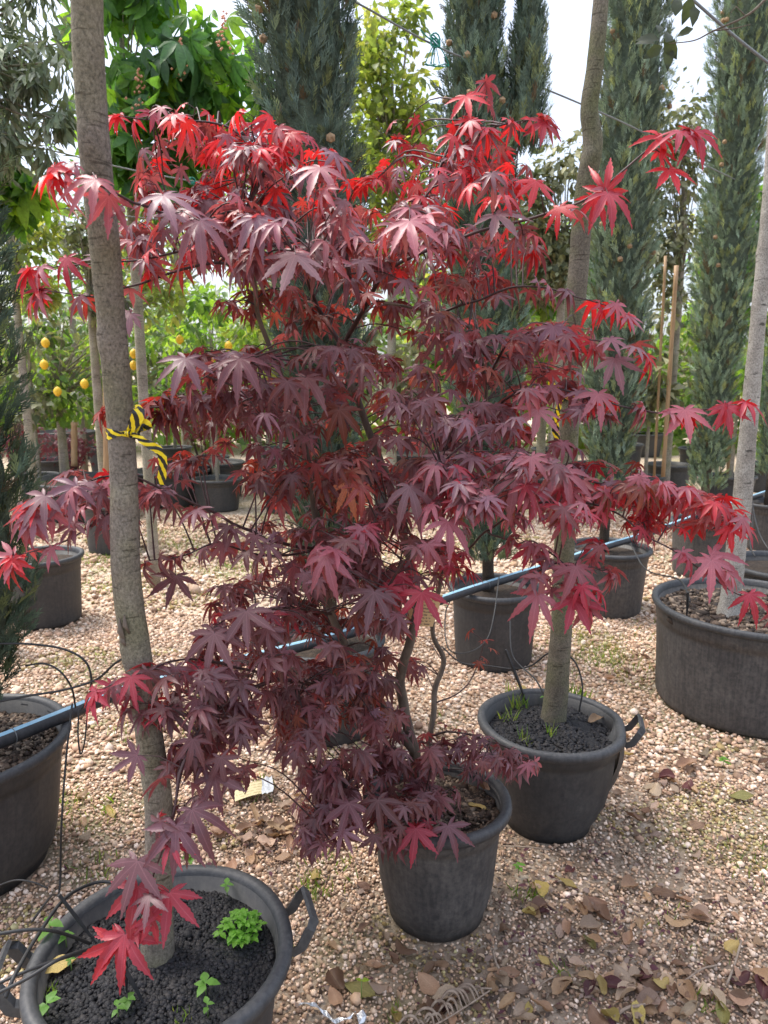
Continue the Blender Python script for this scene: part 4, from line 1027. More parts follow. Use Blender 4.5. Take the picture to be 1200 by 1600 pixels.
# ------------------------------------------------------------------ trees behind
def leaf_tmpl(kind):
    def blade(l, w_, p=np.zeros(3), ang=0.0, drop=0.15, fold=0.25, seg=((0.0, 0.06), (0.3, 0.85), (0.6, 0.9), (0.85, 0.45), (1.0, 0.0))):
        V = []; T = []
        c, s = math.cos(ang), math.sin(ang)
        for t, q in seg:
            for k in (-1, 0, 1):
                X, Y, Z = k * q * w_, t * l, -drop * t * t * l + fold * abs(k) * q * w_
                V.append((p[0] + X * c + Y * s, p[1] - X * s + Y * c, p[2] + Z))
        for i in range(len(seg) - 1):
            b = i * 3
            T += [(b, b + 1, b + 4), (b, b + 4, b + 3), (b + 1, b + 2, b + 5), (b + 1, b + 5, b + 4)]
        return np.array(V), np.array(T)
    S3 = ((0.0, 0.1), (0.5, 1.0), (1.0, 0.0))
    if kind == 'olive': return [blade(1.0, 0.13, seg=S3), blade(1.0, 0.16, drop=0.3, seg=S3)]
    if kind == 'oval': return [blade(1.0, 0.26, seg=S3), blade(1.0, 0.30, drop=0.35, seg=((0.0, 0.1), (0.35, 1.0), (0.7, 0.7), (1.0, 0.0)))]
    if kind == 'chestnut':            # five drooping fingers on one stalk
        o = []
        for s in range(3):
            Vs = []; Ts = []; k = 0
            for a, l in ((-1.35, 0.62), (-0.68, 0.88), (0, 1.0), (0.68, 0.88), (1.35, 0.62)):
                V, T = blade(l, 0.185 * l ** 0.7, ang=a + 0.12 * math.sin(s * 5 + a * 3), drop=0.45 + 0.12 * s, fold=0.35, seg=((0.0, 0.05), (0.3, 0.55), (0.62, 1.0), (0.85, 0.6), (1.0, 0.0)))
                Vs.append(V); Ts.append(T + k); k += len(V)
            o.append((np.concatenate(Vs), np.concatenate(Ts)))
        return o
TM = {k: leaf_tmpl(k) for k in ('olive', 'oval', 'chestnut')}
def tree(name, label, cat, base, trunk_r, crown, kind, n, size, cols, mat, seed, droop=0.4, clumps=26, group='trees standing behind the cypress row', lean=0.0, bark=None, fruit=None, z0=0.0, limbs=7):
    """crown: list of (dx, dy, z, rx, ry, rz)"""
    st = np.random.RandomState(seed); x, y = base
    t_ = thing(name, label, cat, (x, y, z0), group)
    zt = max(c[2] for c in crown); zb = min(c[2] - c[5] for c in crown)
    path = [(x, y, z0 - 0.05 if z0 else -0.03, trunk_r * 1.15), (x + lean * 0.3, y, z0 + (zb - z0) * 0.6, trunk_r), (x + lean * 0.7, y, zb + 0.25, trunk_r * 0.8), (x + lean, y, zt, trunk_r * 0.3)]
    trunk_obj('trunk', path, bark or M_BARK_BG, t_, 10, 6, 0.08)
    cen = []
    for c in crown:
        m = max(3, int(clumps * (c[3] * c[4] * c[5]) ** (1 / 3) / sum((q[3] * q[4] * q[5]) ** (1 / 3) for q in crown)))
        for _ in range(m):
            v = st.normal(0, 1, 3); v /= np.linalg.norm(v); q = st.uniform(0.35, 1.0) ** 0.6
            cen.append((x + c[0] + v[0] * c[3] * q, y + c[1] + v[1] * c[4] * q, c[2] + v[2] * c[5] * q, 0.30 * (c[3] + c[5]) / 2 * st.uniform(0.7, 1.3)))
    cen = np.array(cen)
    mb = MB()
    for i in range(0, len(cen)):
        c = Vector(cen[i][:3]); f = st.uniform(0.25, 0.9)
        s0 = Vector((x + lean * (0.6 + 0.4 * f), y, zb + 0.15 + (zt - zb) * f * 0.6)); s0.z = min(s0.z, c.z + 0.05)
        mb.tube([s0, s0.lerp(c, 0.55) + Vector((0, 0, 0.08)), c], [trunk_r * 0.26, trunk_r * 0.14, 0.003], 4, False)
    b = mb.build('branches', bark or M_BARK_BG, t_); b['kind'] = 'stuff'
    pk = st.randint(0, len(cen), n)
    off = st.normal(0, 1, (n, 3)); off = norm(off) * st.uniform(0, 1, (n, 1)) ** 0.5
    pos = cen[pk, :3] + off * cen[pk, 3:4] * 1.25
    d = off + np.array([0, 0, -droop * 1.6]) + st.normal(0, 0.35, (n, 3))
    up = np.array([0, 0, 1.0]) + st.normal(0, 0.45, (n, 3)); 
    sz = size * st.uniform(0.65, 1.25, n)
    cols = np.array(cols); ci = st.randint(0, len(cols), len(cen))
    tint = np.where(st.uniform(0, 1, (n, 1)) < 0.6, cols[ci[pk]], cols[st.randint(0, len(cols), n)]) * st.uniform(0.75, 1.25, (n, 1))
    mass('crown', TM[kind], frame_mats(d, up, sz), pos, tint, mat, t_)
    if fruit:
        for p in fruit:
            V, Fc = lathe([(0.001, -0.050), (0.022, -0.042), (0.041, -0.015), (0.042, 0.012), (0.03, 0.035), (0.012, 0.048), (0.001, 0.055)], p, 10)
            mesh_obj('lemon', V, Fc, M_LEMON, t_)
    return t_
def bx(px, Y, py=584): return at(px, py, Y).x
def zat(px, py, Y): return at(px, py, Y).z
def crown_px(px, py, rx, ry, Y, x0, depth=None):
    p = at(px, py, Y); k = mpp(p)
    return (p.x - x0, 0.0, p.z, rx * k, depth or rx * k * 0.8, ry * k)
OL = [(0.21, 0.25, 0.16), (0.29, 0.32, 0.24), (0.16, 0.20, 0.12), (0.35, 0.37, 0.29)]
CH = [(0.08, 0.18, 0.05), (0.13, 0.26, 0.055), (0.07, 0.16, 0.06), (0.21, 0.35, 0.05)]
YG = [(0.25, 0.29, 0.08), (0.18, 0.23, 0.07), (0.33, 0.33, 0.12), (0.14, 0.18, 0.07)]
LM = [(0.12, 0.22, 0.05), (0.20, 0.31, 0.055), (0.10, 0.17, 0.05), (0.26, 0.35, 0.09)]
GR = [(0.09, 0.20, 0.03), (0.14, 0.28, 0.035), (0.06, 0.14, 0.03)]
SV = [(0.17, 0.18, 0.10), (0.24, 0.24, 0.15), (0.12, 0.14, 0.08), (0.28, 0.27, 0.14)]
x0 = bx(-40, 3.7)
tree('olive_tree', 'silvery olive crown hanging over the dark cypress', 'olive tree', (x0, 3.7), 0.05, [crown_px(20, 60, 95, 130, 3.7, x0), crown_px(55, 190, 50, 70, 3.7, x0), crown_px(-60, 120, 80, 150, 3.7, x0)], 'olive', 2300, 0.085, OL, M_OLIVE, 5, 0.5, 46)
x0 = bx(222, 4.9)
tree('chestnut_tree', 'broad chestnut crown of drooping green leaves with salmon flower spikes', 'chestnut tree', (x0, 4.9), 0.034, [crown_px(250, 60, 135, 130, 4.9, x0), crown_px(230, 225, 120, 90, 4.9, x0), crown_px(335, 150, 55, 110, 4.9, x0)], 'chestnut', 760, 0.165, CH, M_GREEN, 8, 0.9, 40)
ch = bpy.data.objects['chestnut_tree']
st = np.random.RandomState(3)
M_FLOWER = simple('salmon_blossom', (0.55, 0.20, 0.12), (0.75, 0.42, 0.28), 60, 0.7, 0.3, 0.01)
for px, py in ((346, 52), (213, 142), (278, 92)):
    p = at(px, py, 4.55); mb = MB()
    for k in range(26):
        f = k / 26; c = p + Vector((st.normal(0, 0.030 * (1.1 - f)) + 0.02 * f, st.normal(0, 0.03 * (1.1 - f)), 0.22 * f - 0.1)); V, T = octa()
        mb.add([c + Vector(v * st.uniform(0.006, 0.013)) for v in V], [tuple(f_) for f_ in T])
    mb.build('flower_spike', M_FLOWER, ch, False)['kind'] = 'stuff'
x0 = bx(5, 4.2)
tree('chestnut_tree', 'low branch of broad dark leaves on the tree beside the olive', 'chestnut tree', (bx(-60, 4.2), 4.2), 0.045, [crown_px(10, 300, 50, 50, 4.2, bx(-60, 4.2)), crown_px(-60, 250, 60, 80, 4.2, bx(-60, 4.2))], 'chestnut', 110, 0.20, CH, M_GREEN, 18, 0.9, 12)
x0 = bx(612, 7.5)
tree('flowering_tree', 'yellow-green tree between the two dark cypresses behind the maple', 'tree', (x0, 7.5), 0.05, [crown_px(615, 130, 65, 110, 7.5, x0), crown_px(600, 280, 95, 120, 7.5, x0)], 'oval', 3800, 0.10, YG, M_GREEN, 21, 0.1, 60)
x0 = bx(872, 7.2)
tree('silver_tree', 'silvery pale-leaved tree behind the mossy trunk', 'tree', (x0, 7.2), 0.045, [crown_px(870, 345, 60, 110, 7.2, x0), crown_px(850, 420, 60, 60, 7.2, x0)], 'oval', 2400, 0.09, SV, M_OLIVE, 31, 0.2, 46)
x0 = bx(850, 8.6)
tree('green_tree', 'fresh green broad-leaved tree low behind the mossy trunk', 'tree', (x0, 8.6), 0.05, [crown_px(850, 420, 110, 60, 8.6, x0)], 'oval', 1500, 0.16, GR, M_GREEN, 33, 0.5, 34)
x0 = bx(1052, 8.2)
tree('silver_tree', 'silvery pale-leaved tree between the broad cypress and the pale green one', 'tree', (x0, 8.2), 0.045, [crown_px(1048, 330, 40, 160, 8.2, x0)], 'oval', 1900, 0.09, SV, M_OLIVE, 35, 0.2, 40)
x0 = bx(1175, 10.5)
tree('green_tree', 'bright green crown low between the last two cypresses', 'tree', (x0, 10.5), 0.06, [crown_px(1170, 370, 60, 80, 10.5, x0), crown_px(1150, 470, 60, 60, 10.5, x0)], 'oval', 2000, 0.14, GR, M_GREEN, 37, 0.3, 40)
lem = [at(px, py, Y) for px, py, Y in ((71, 536, 7.4), (69, 570, 7.4), (132, 600, 7.4), (209, 553, 7.5), (209, 571, 7.5), (90, 612, 7.5))]
x0 = bx(88, 8.35)
tree('lemon_tree', 'lemon tree with yellow fruit in the large far tub', 'lemon tree', (x0, 8.35), 0.05, [crown_px(110, 545, 85, 80, 8.2, x0), crown_px(100, 620, 65, 40, 8.2, x0), crown_px(180, 560, 60, 60, 8.2, x0)], 'oval', 950, 0.10, LM, M_GREEN, 41, 0.4, 40, fruit=lem, z0=0.3)
lem = [at(px, py, Y) for px, py, Y in ((281, 531, 7.6), (357, 541, 7.6), (330, 560, 7.6), (300, 600, 7.6))]
x0 = bx(330, 8.4)
tree('lemon_tree', 'lemon tree with scattered fruit behind the maple twigs', 'lemon tree', (x0, 8.4), 0.045, [crown_px(330, 530, 95, 85, 8.4, x0), crown_px(300, 620, 60, 50, 8.4, x0)], 'oval', 1100, 0.10, LM, M_GREEN, 43, 0.4, 40, fruit=lem)
# slender pale nursery trunks in the back rows with loose spring crowns
NB = [(36, 6.4, 350, 60, 70, 20), (150, 6.8, 380, 50, 60, 22), (222, 7.4, 370, 80, 70, 19), (400, 9.5, 330, 110, 90, 26), (505, 10.5, 330, 110, 100, 26), (665, 10.0, 380, 100, 90, 28), (738, 9.2, 420, 80, 70, 28),
      (120, 11.0, 330, 120, 90, 26), (285, 11.5, 340, 120, 100, 30), (-20, 10.5, 350, 110, 100, 28), (795, 11.5, 400, 100, 90, 26), (935, 11.0, 400, 90, 90, 26), (1100, 12.0, 430, 110, 80, 26)]
NL = ['slim pale trunk with a loose crown beside the dark cypress', 'straight pale stem with a bamboo stake behind the slender grey trunk', 'thick pale stem under the chestnut crown', 'loose-crowned tree behind the left shoulder of the maple',
      'loose-crowned tree behind the middle of the maple', 'loose-crowned tree right behind the forked cypress', 'thin tree seen through the maple beside the forked cypress', 'far yellow-green tree behind the lemon tree', 'far yellow-green tree behind the chestnut trunk',
      'far tree behind the silvery olive crown', 'far tree behind the forked cypress', 'far tree behind the broad cypress', 'far tree behind the pale green cypress']
for i, ((px, Y, py, rx, ry, w_), lb) in enumerate(zip(NB, NL)):
    x0 = bx(px, Y)
    tree('nursery_tree', lb, 'tree', (x0, Y), w_ * Y / F / 2 * (0.62 if i < 3 else 0.4), [crown_px(px, py, rx, ry, Y, x0), crown_px(px + 20, py + 95, rx * 0.7, ry * 0.6, Y, x0)], 'oval', 760, 0.06 + 0.004 * Y, [YG, SV, YG, LM][i % 4], M_GREEN if i % 4 != 1 else M_OLIVE, 60 + i, 0.15, 44)
# rows of young stock in black pots further back
st = np.random.RandomState(12); kk = 0
for row, Y in enumerate((7.9, 9.4, 11.0)):
    xs_ = np.arange(-0.60 * Y, 0.60 * Y, 0.95 + 0.1 * row)
    for x in xs_:
        x = x + st.uniform(-0.2, 0.2); y = Y + st.uniform(-0.25, 0.25)
        if any((x - p[0]) ** 2 + (y - p[1]) ** 2 < 0.45 ** 2 for p in POTS): continue
        rt = st.uniform(0.20, 0.29)
        pot(x, y, rt, rt * 0.84, st.uniform(0.34, 0.44), 'small far pot standing in the rows of young stock', n=24, foot=False, seed=kk, group='far pots of young stock')
        zc = st.uniform(1.5, 2.1); cr = st.uniform(0.34, 0.5)
        tree('young_tree', ['young yellow-green tree in the far rows', 'young silvery tree in the far rows', 'young fresh green tree in the far rows'][kk % 3], 'tree', (x, y), st.uniform(0.014, 0.026), [(0, 0, zc, cr, cr, 0.6), (0.1, 0, zc - 0.55, cr * 0.7, cr * 0.7, 0.3)], 'oval', 420, 0.085 + 0.005 * Y, [YG, SV, LM][kk % 3], M_GREEN if kk % 3 != 1 else M_OLIVE, 300 + kk, 0.2, 20,
             group=['young yellow-green trees', 'young silvery trees', 'young fresh green trees'][kk % 3], z0=0.3)
        kk += 1
# the mass of greenery closing the yard far behind
st = np.random.RandomState(77); n = 26000
hx = st.uniform(-15, 15, n); top = 2.6 + 0.9 * np.sin(hx * 0.9) + 0.6 * np.sin(hx * 2.3 + 1) + st.normal(0, 0.15, n)
hz = top * st.uniform(0, 1, n) ** 0.8; hy = 14.5 + st.uniform(-1.2, 1.5, n)
d = st.normal(0, 1, (n, 3)) + np.array([0, -0.6, -0.3])
cc = np.array(YG + LM + GR + SV); tn = cc[((hx * 0.7 + 40).astype(int) * 5 + (hz > 1.2) * 3) % len(cc)] * 0.5 + cc[st.randint(0, len(cc), n)] * 0.5
o = mass('hedge', TM['oval'], frame_mats(d, np.array([0, -0.5, 1.0]) + st.normal(0, 0.4, (n, 3)), st.uniform(0.14, 0.30, n)), np.stack([hx, hy, hz], 1), tn, M_GREEN)
tag(o, 'mixed yellow-green hedge of far nursery stock closing the yard', 'hedge')
# bamboo stakes
def stake(px, py0, py1, Y, r_, label, px1=None):
    a = at(px, py0, Y); b = at(px1 if px1 is not None else px, py1, Y); b.z = max(b.z, 0.0) if py1 > 800 else b.z
    V, Fc = tube([a.lerp(b, i / 12) for i in range(13)], [r_ * (1.12 if i % 3 == 0 else 1) for i in range(13)], 8)
    tag(mesh_obj('bamboo_stake', V, Fc, M_STAKE, None, True, base=b), label, 'stake', 'bamboo stakes supporting trees')
stake(165, 490, 815, 6.7, 0.030, 'orange bamboo stake beside the straight pale stem', 167)
stake(116, 660, 728, 8.0, 0.035, 'short brown stake between the lemon tub and the grey trunk', 116)
stake(1057, 415, 745, 7.6, 0.022, 'tan bamboo stake between the broad cypress and the pale green one', 1036)
stake(1040, 400, 745, 7.7, 0.014, 'thin grey stake beside the tan bamboo one', 1022)
stake(1140, 590, 745, 7.8, 0.022, 'short tan stake behind the pale speckled trunk', 1138)
stake(672, 590, 700, 8.5, 0.03, 'tan stake seen through the maple beside the forked cypress', 672)

# low dark-red shrubs far behind on the left
for (px, py, Y, rr, lb) in ((35, 690, 9.0, 34, 'small dark red shrub beside the distant tub'), (110, 700, 9.6, 34, 'small dark red shrub behind the lemon tub'), (320, 660, 9.5, 40, 'small dark red shrub behind the black pot and the yellow fruit')):
    c = at(px, py, Y); k = mpp(c); t_ = thing('red_shrub', lb, 'shrub', (c.x, c.y, 0), 'dark red shrubs in the back rows')
    mb = MB()
    for i in range(7):
        a = i * 0.9; mb.tube([Vector((c.x, c.y, 0)), Vector((c.x + rr * k * 0.8 * math.cos(a), c.y + rr * k * 0.5 * math.sin(a), c.z + 0.05 * (i % 3)))], [0.012, 0.004], 4, False)
    mb.build('stems', M_MTWIG, t_)['kind'] = 'stuff'
    n = 380; v = norm(nrs.normal(0, 1, (n, 3))) * nrs.uniform(0.3, 1, (n, 1)) * np.array([rr * k * 1.4, rr * k, rr * k])
    mass('crown', LEAVES_S[:3], frame_mats(v + np.array([0, 0, -0.2]), np.array([0, -0.3, 1.0]) + nrs.normal(0, 0.4, (n, 3)), nrs.uniform(0.04, 0.06, n)), np.array(c) + v, np.array([(0.12, 0.03, 0.045)]) * nrs.uniform(0.7, 1.5, (n, 1)), M_LEAF_S, t_, True, extra='rib')

# ------------------------------------------------------------------ irrigation pipe along the row of pots
pp = [(-60, 1180), (0, 1158), (90, 1122), (180, 1086), (300, 1052), (430, 1020), (560, 985), (700, 934), (780, 908), (870, 880), (940, 856), (1000, 838), (1100, 803), (1190, 772), (1260, 750)]
pts = [gnd(px, py, 0.437) for px, py in pp]
P = [Vector(p) for p in catmull(pts, 4)]
t_ = thing('irrigation_pipe', 'long black irrigation pipe with a pale blue stripe resting on the pots', 'pipe', P[0])
V, Fc = tube(P, 0.022, 14); mesh_obj('pipe', V, Fc, M_PIPE, t_)
V = []; Fc = []
for i, (p, (t, u, v)) in enumerate(zip(P, frames(P))):
    up = Vector((0, 0, 1)); side = t.cross(up).normalized()
    nrm = side.cross(t).normalized()
    for k in range(4):
        a = R(-22 + 44 * k / 3) + R(10); V.append(p + (nrm * math.cos(a) + side * math.sin(a)) * 0.0226)
    if i:
        for k in range(3): Fc.append((i * 4 - 4 + k, i * 4 - 3 + k, i * 4 + 1 + k, i * 4 + k))
mesh_obj('blue_stripe', V, Fc, M_BLUE, t_)
for px, py in ((25, 1146), (122, 1106), (760, 914), (985, 842)):
    p = gnd(px, py, 0.437); k = min(range(len(P)), key=lambda i: (P[i] - p).length); t = frames(P)[k]
    mb = MB(); mb.tube([P[k] + (t[1] * math.cos(a) + t[2] * math.sin(a)) * 0.0235 for a in [2 * math.pi * j / 16 for j in range(17)]], 0.0013, 5, False)
    mb.build('wire_tie', M_WIRE, t_)

# thin drip tubes
def drip(rows, r_, label, group='thin black drip tubes'):
    """rows (px, py, Y)"""
    P = [Vector(p) for p in catmull([at(*r) for r in rows], 8)]
    V, Fc = tube(P, r_, 7); tag(mesh_obj('drip_tube', V, Fc, M_TUBE, None, True, base=P[0]), label, 'drip tube', group)
drip([(-20, 1006, 1.95), (40, 1006, 1.95), (95, 1013, 1.95), (130, 1030, 1.95), (142, 1055, 1.95), (140, 1085, 1.97), (128, 1108, 2.05)], 0.0032, 'drip tube arching widest over the gravel from the dark cypress to the pipe')
drip([(40, 1040, 2.0), (70, 1037, 1.98), (95, 1050, 1.97), (112, 1075, 1.98), (118, 1105, 2.03)], 0.003, 'smaller drip tube loop beside the dark cypress')
drip([(-20, 1100, 1.9), (40, 1088, 1.9), (100, 1078, 1.9), (150, 1062, 1.9), (178, 1038, 1.85), (200, 1025, 1.8)], 0.0034, 'drip tube running from the ribbed pot behind the slender grey trunk')
drip([(113, 1100, 2.0), (108, 1140, 1.92), (102, 1200, 1.88), (96, 1290, 1.82), (93, 1390, 1.8), (80, 1400, 1.55), (50, 1440, 1.4)], 0.003, 'drip tube hanging straight down the side of the ribbed pot')
drip([(123, 1108, 2.02), (122, 1150, 1.98), (126, 1178, 1.97), (132, 1160, 1.97), (136, 1120, 1.99)], 0.0025, 'short drip tube hanging in a narrow loop below the pipe')
Yf = 1.12
drip([(-20, 1560, 1.0), (40, 1530, 1.02), (90, 1500, 1.05), (130, 1485, 1.1), (158, 1476, 1.16)], 0.0032, 'upper of two drip tubes running into the black grit')
drip([(-20, 1545, 1.03), (30, 1522, 1.05), (80, 1503, 1.08), (130, 1488, 1.12), (170, 1480, 1.17)], 0.003, 'lower of two drip tubes running into the black grit')
drip([(-20, 1462, 1.06), (40, 1453, 1.08), (80, 1454, 1.1), (115, 1464, 1.14), (140, 1474, 1.18)], 0.0032, 'drip tube arching over the pot rim by the strap handle')
drip([(8, 1560, 1.02), (25, 1520, 1.05), (60, 1460, 1.16), (100, 1405, 1.28), (140, 1382, 1.36), (170, 1378, 1.38), (188, 1388, 1.37)], 0.0036, 'thick drip tube looping round the inside of the pot rim')
drip([(-20, 1392, 1.6), (20, 1376, 1.6), (50, 1378, 1.6), (75, 1388, 1.6)], 0.0022, 'thin drip tube crossing the side of the ribbed pot')
drip([(690, 1010, 2.6), (720, 1035, 2.55), (760, 1040, 2.5), (800, 1045, 2.45), (830, 1040, 2.4), (860, 1020, 2.35), (895, 1030, 2.3), (910, 1070, 2.26), (905, 1112, 2.24)], 0.003, 'drip tube looping over the crumpled pot to its grit')
drip([(780, 900, 3.4), (772, 960, 3.2), (760, 1000, 3.1), (730, 1020, 3.0), (700, 1012, 3.0), (696, 960, 3.2), (708, 930, 3.4)], 0.003, 'grey drip tube loop in front of the plain dark pot')
drip([(797, 970, 2.6), (798, 1010, 2.5), (806, 1033, 2.45), (835, 1060, 2.35), (850, 1085, 2.3)], 0.003, 'pale drip tube dropping into the crumpled pot')
drip([(985, 850, 4.2), (1010, 890, 3.9), (1060, 905, 3.4), (1075, 930, 3.1), (1078, 940, 3.05)], 0.004, 'drip tube from the pipe into the very wide pot')
drip([(1173, 775, 4.0), (1182, 820, 3.8), (1195, 850, 3.6), (1220, 880, 3.5)], 0.004, 'drip tube hanging from the pipe beyond the speckled trunk')
drip([(1168, 780, 4.0), (1176, 810, 3.9), (1172, 850, 3.8), (1180, 870, 3.7)], 0.004, 'second drip tube hanging beside the speckled trunk')
drip([(390, 1010, 2.5), (350, 1000, 2.45), (320, 1020, 2.4), (300, 1050, 2.4), (290, 1075, 2.3)], 0.003, 'drip tube lying along the pipe behind the maple leaves')
# the pegs that hold the emitters in the black grit
def peg(a, b, r_, label):
    V, Fc = tube([a, a.lerp(b, 0.5), b], [r_, r_, r_ * 0.4], 4)
    tag(mesh_obj('drip_peg', V, Fc, M_TUBE, None, False, base=b), label, 'peg', 'drip pegs in the black grit')
zf = zs_front + 0.01
peg(at(92, 1398, 1.26), gnd(152, 1476, zf), 0.0045, 'long grey peg leaning across the pot rim')
peg(at(186, 1505, 1.12), gnd(188, 1556, zf), 0.005, 'upright black peg under the crimson leaves')
peg(at(194, 1512, 1.12), gnd(226, 1570, zf), 0.005, 'slanting black peg under the crimson leaves')
peg(at(196, 1500, 1.13), gnd(198, 1552, zf), 0.004, 'second upright black peg under the crimson leaves')
peg(at(1075, 925, 3.0), gnd(1073, 968, zs_birch), 0.006, 'black peg in the very wide pot')
peg(at(790, 1015, 2.45), gnd(824, 1100, 0.32), 0.006, 'pale peg leaning in the crumpled pot')

# ------------------------------------------------------------------ cables and twine
def cable(rows, r_, label, mat=None):
    P = [Vector(p) for p in catmull([at(*q) for q in rows], 6)]
    V, Fc = tube(P, r_, 6); tag(mesh_obj('cable', V, Fc, mat or M_WIRE, None, True, base=P[0]), label, 'cable', 'support cables strung over the rows')
    return P
cable([(480, -32, 3.1), (555, 3, 3.2), (690, 76, 3.42), (830, 130, 3.75), (985, 197, 4.15), (1110, 262, 4.9), (1230, 318, 5.7)], 0.0042, 'support cable with a green twine knot, sloping behind the mossy trunk')
cable([(1040, -38, 2.6), (1085, 2, 2.6), (1140, 50, 2.6), (1200, 98, 2.6), (1290, 165, 2.6)], 0.0048, 'dark cable crossing above the pale green cypress')
cable([(-40, 210, 4.0), (80, 235, 4.0), (190, 262, 4.0), (300, 283, 4.0), (420, 300, 4.0)], 0.004, 'upper pale cable behind the slender grey trunk')
cable([(-40, 310, 4.3), (80, 323, 4.3), (200, 338, 4.3), (330, 350, 4.3)], 0.004, 'lower pale cable behind the slender grey trunk')
mb = MB(); k = at(680, 68, 3.38); st = random.Random(4)
for i in range(4):
    mb.tube([k + Vector((0.02 * math.cos(a + i), 0.012 * math.sin(a + i) - 0.006, 0.022 * math.sin(a) + 0.004 * i)) for a in [j * 0.6 for j in range(12)]], 0.0035, 5, False)
for i in range(6):
    e = k + Vector((st.uniform(-0.05, 0.07), st.uniform(-0.02, 0.02), -0.085 + st.uniform(-0.01, 0.01)))
    e2 = k + Vector((st.uniform(-0.06, 0.07), st.uniform(-0.02, 0.02), -0.085))
    mb.tube([Vector(p) for p in catmull([k, (k + e) / 2 + Vector((0, -0.01, 0.01)), e, e2], 4)], 0.0022, 4, False)
mb.tube([k, k + Vector((-0.04, 0, 0.03)), k + Vector((-0.065, -0.01, 0.05))], 0.003, 5, False)
tag(mb.build('green_twine', M_TWINE, None, base=k), 'knot of green twine tied to the sloping cable', 'twine')
mb = MB(); k = at(300, 283, 3.99)
mb.tube([k + Vector((0.016 * math.cos(a), -0.008, 0.014 * math.sin(a))) for a in [j * 0.6 for j in range(14)]], 0.006, 5, False)
mb.tube([k, k + Vector((0.02, -0.01, -0.03))], 0.004, 5, False)
tag(mb.build('green_twine', M_TWINE, None, base=k), 'small green twine knot on the pale cable among chestnut leaves', 'twine')
# branch reaching in over the right of the view
t_ = thing('olive_branch', 'thin olive branch with a few dark leaves hanging in from above', 'branch', at(1210, -25, 2.2))
mb = MB()
P = [Vector(p) for p in catmull([at(1225, -40, 2.2), at(1190, 5, 2.2), at(1160, 28, 2.2), at(1115, 48, 2.2), at(1085, 63, 2.2), at(1045, 68, 2.2)], 6)]
mb.tube(P, [0.0042 - 0.003 * i / (len(P) - 1) for i in range(len(P))], 5)
mb.tube([at(1115, 48, 2.2), at(1150, 44, 2.18), at(1173, 38, 2.17)], [0.002, 0.0015, 0.001], 4)
mb.tube([at(1165, 25, 2.2), at(1150, 10, 2.2), at(1142, 20, 2.2)], [0.002, 0.0015, 0.001], 4)
mb.build('twig', M_BARK_C, t_)
ot = TM['oval'][1]
for px, py, a, l in ((1040, 66, 150, 34), (1038, 60, 40, 36), (1043, 72, 5, 34), (1030, 62, -100, 34), (1035, 72, -60, 30), (1055, 25, 172, 34), (1080, -5, -10, 36), (1085, 10, -5, 30), (1083, 45, -80, 24), (1150, 33, 0, 16), (1030, 50, 170, 24), (1022, 68, -120, 30)):
    p = at(px, py, 2.2 + rnd.uniform(-0.05, 0.05)); aa = R(a); d = (camD * math.cos(aa) + camR * math.sin(aa) - camF * rnd.uniform(-0.4, 0.5)).normalized()
    s = d.cross(-camF + Vector((0, 0, rnd.uniform(-0.5, 0.5)))).normalized(); n_ = s.cross(d); sz = l * mpp(p)
    o = mesh_obj('leaf', [p + (s * v[0] * 0.95 + d * v[1] + n_ * v[2]) * sz for v in ot[0]], [tuple(f) for f in ot[1]], M_WEED, t_)
    o.color = (0.055, 0.065, 0.045, 1)

# ------------------------------------------------------------------ striped tape on the trunks
def ribbon(rows, wd, name, label=None, parent=None, rep=26, twist=None):
    P = [Vector(p) for p in catmull(rows, 8)]; V = []; Fc = []; uv = []; s = 0
    for i, p in enumerate(P):
        if i: s += (p - P[i - 1]).length
        t = (P[min(i + 1, len(P) - 1)] - P[max(i - 1, 0)]).normalized()
        f = i / (len(P) - 1)
        side = t.cross(Vector((0.0, -1.0, 0.25)))
        side = side.normalized() if side.length > 0.05 else Vector((1, 0, 0))
        a = (twist(f) if twist else 0)
        side = side * math.cos(a) + t.cross(side) * math.sin(a)
        w_ = wd(f) if callable(wd) else wd
        for q in (-1, -0.33, 0.33, 1):
            V.append(p + side * w_ * q + t.cross(side) * 0.0025 * math.sin(q * 4 + i)); uv.append((s * rep, q))
        if i:
            for q in range(3): Fc.append((i * 4 - 4 + q, i * 4 - 3 + q, i * 4 + 1 + q, i * 4 + q))
    return mesh_obj(name, V, Fc, M_TAPE, parent, True, uv)
def wrap_ring(c, r_, wd, parent, dip):
    P = [];
    V = []; Fc = []; uv = []
    for i in range(33):
        a = 2 * math.pi * i / 32 - math.pi / 2 + 0.35; p = c + Vector((math.cos(a) * r_, math.sin(a) * r_, dip * (1 - math.cos(a + math.pi / 2 - 0.35)) / 2))
        w_ = wd * (0.35 + 0.65 * min(1, min(i, 32 - i) / 6))
        for q in (-1, -0.3, 0.3, 1):
            V.append(p + Vector((0, 0, w_ * q)) + Vector((math.cos(a), math.sin(a), 0)) * 0.0016 * math.sin(q * 5 + i * 1.3)); uv.append((i / 32 * 2 * math.pi * r_ * 38, q))
        if i:
            for q in range(3): Fc.append((i * 4 - 4 + q, i * 4 - 3 + q, i * 4 + 1 + q, i * 4 + q))
    return mesh_obj('wrap', V, Fc, M_TAPE, parent, True, uv)
c = at(190, 676, 1.295)
t_ = thing('striped_tape', 'yellow and black striped tape knotted round the slender grey trunk', 'tape', c)
wrap_ring(c, 0.0258, 0.011, t_, -0.004)
k = at(201, 677, 1.262)
ribbon([k, at(211, 680, 1.255), at(228, 692, 1.25), at(246, 702, 1.25), at(254, 716, 1.252), at(254, 735, 1.255), at(251, 757, 1.258)], lambda f: 0.0035 + 0.004 * min(1, f * 2.5), 'tail', parent=t_, rep=38, twist=lambda f: 0.5 - f * 0.8)
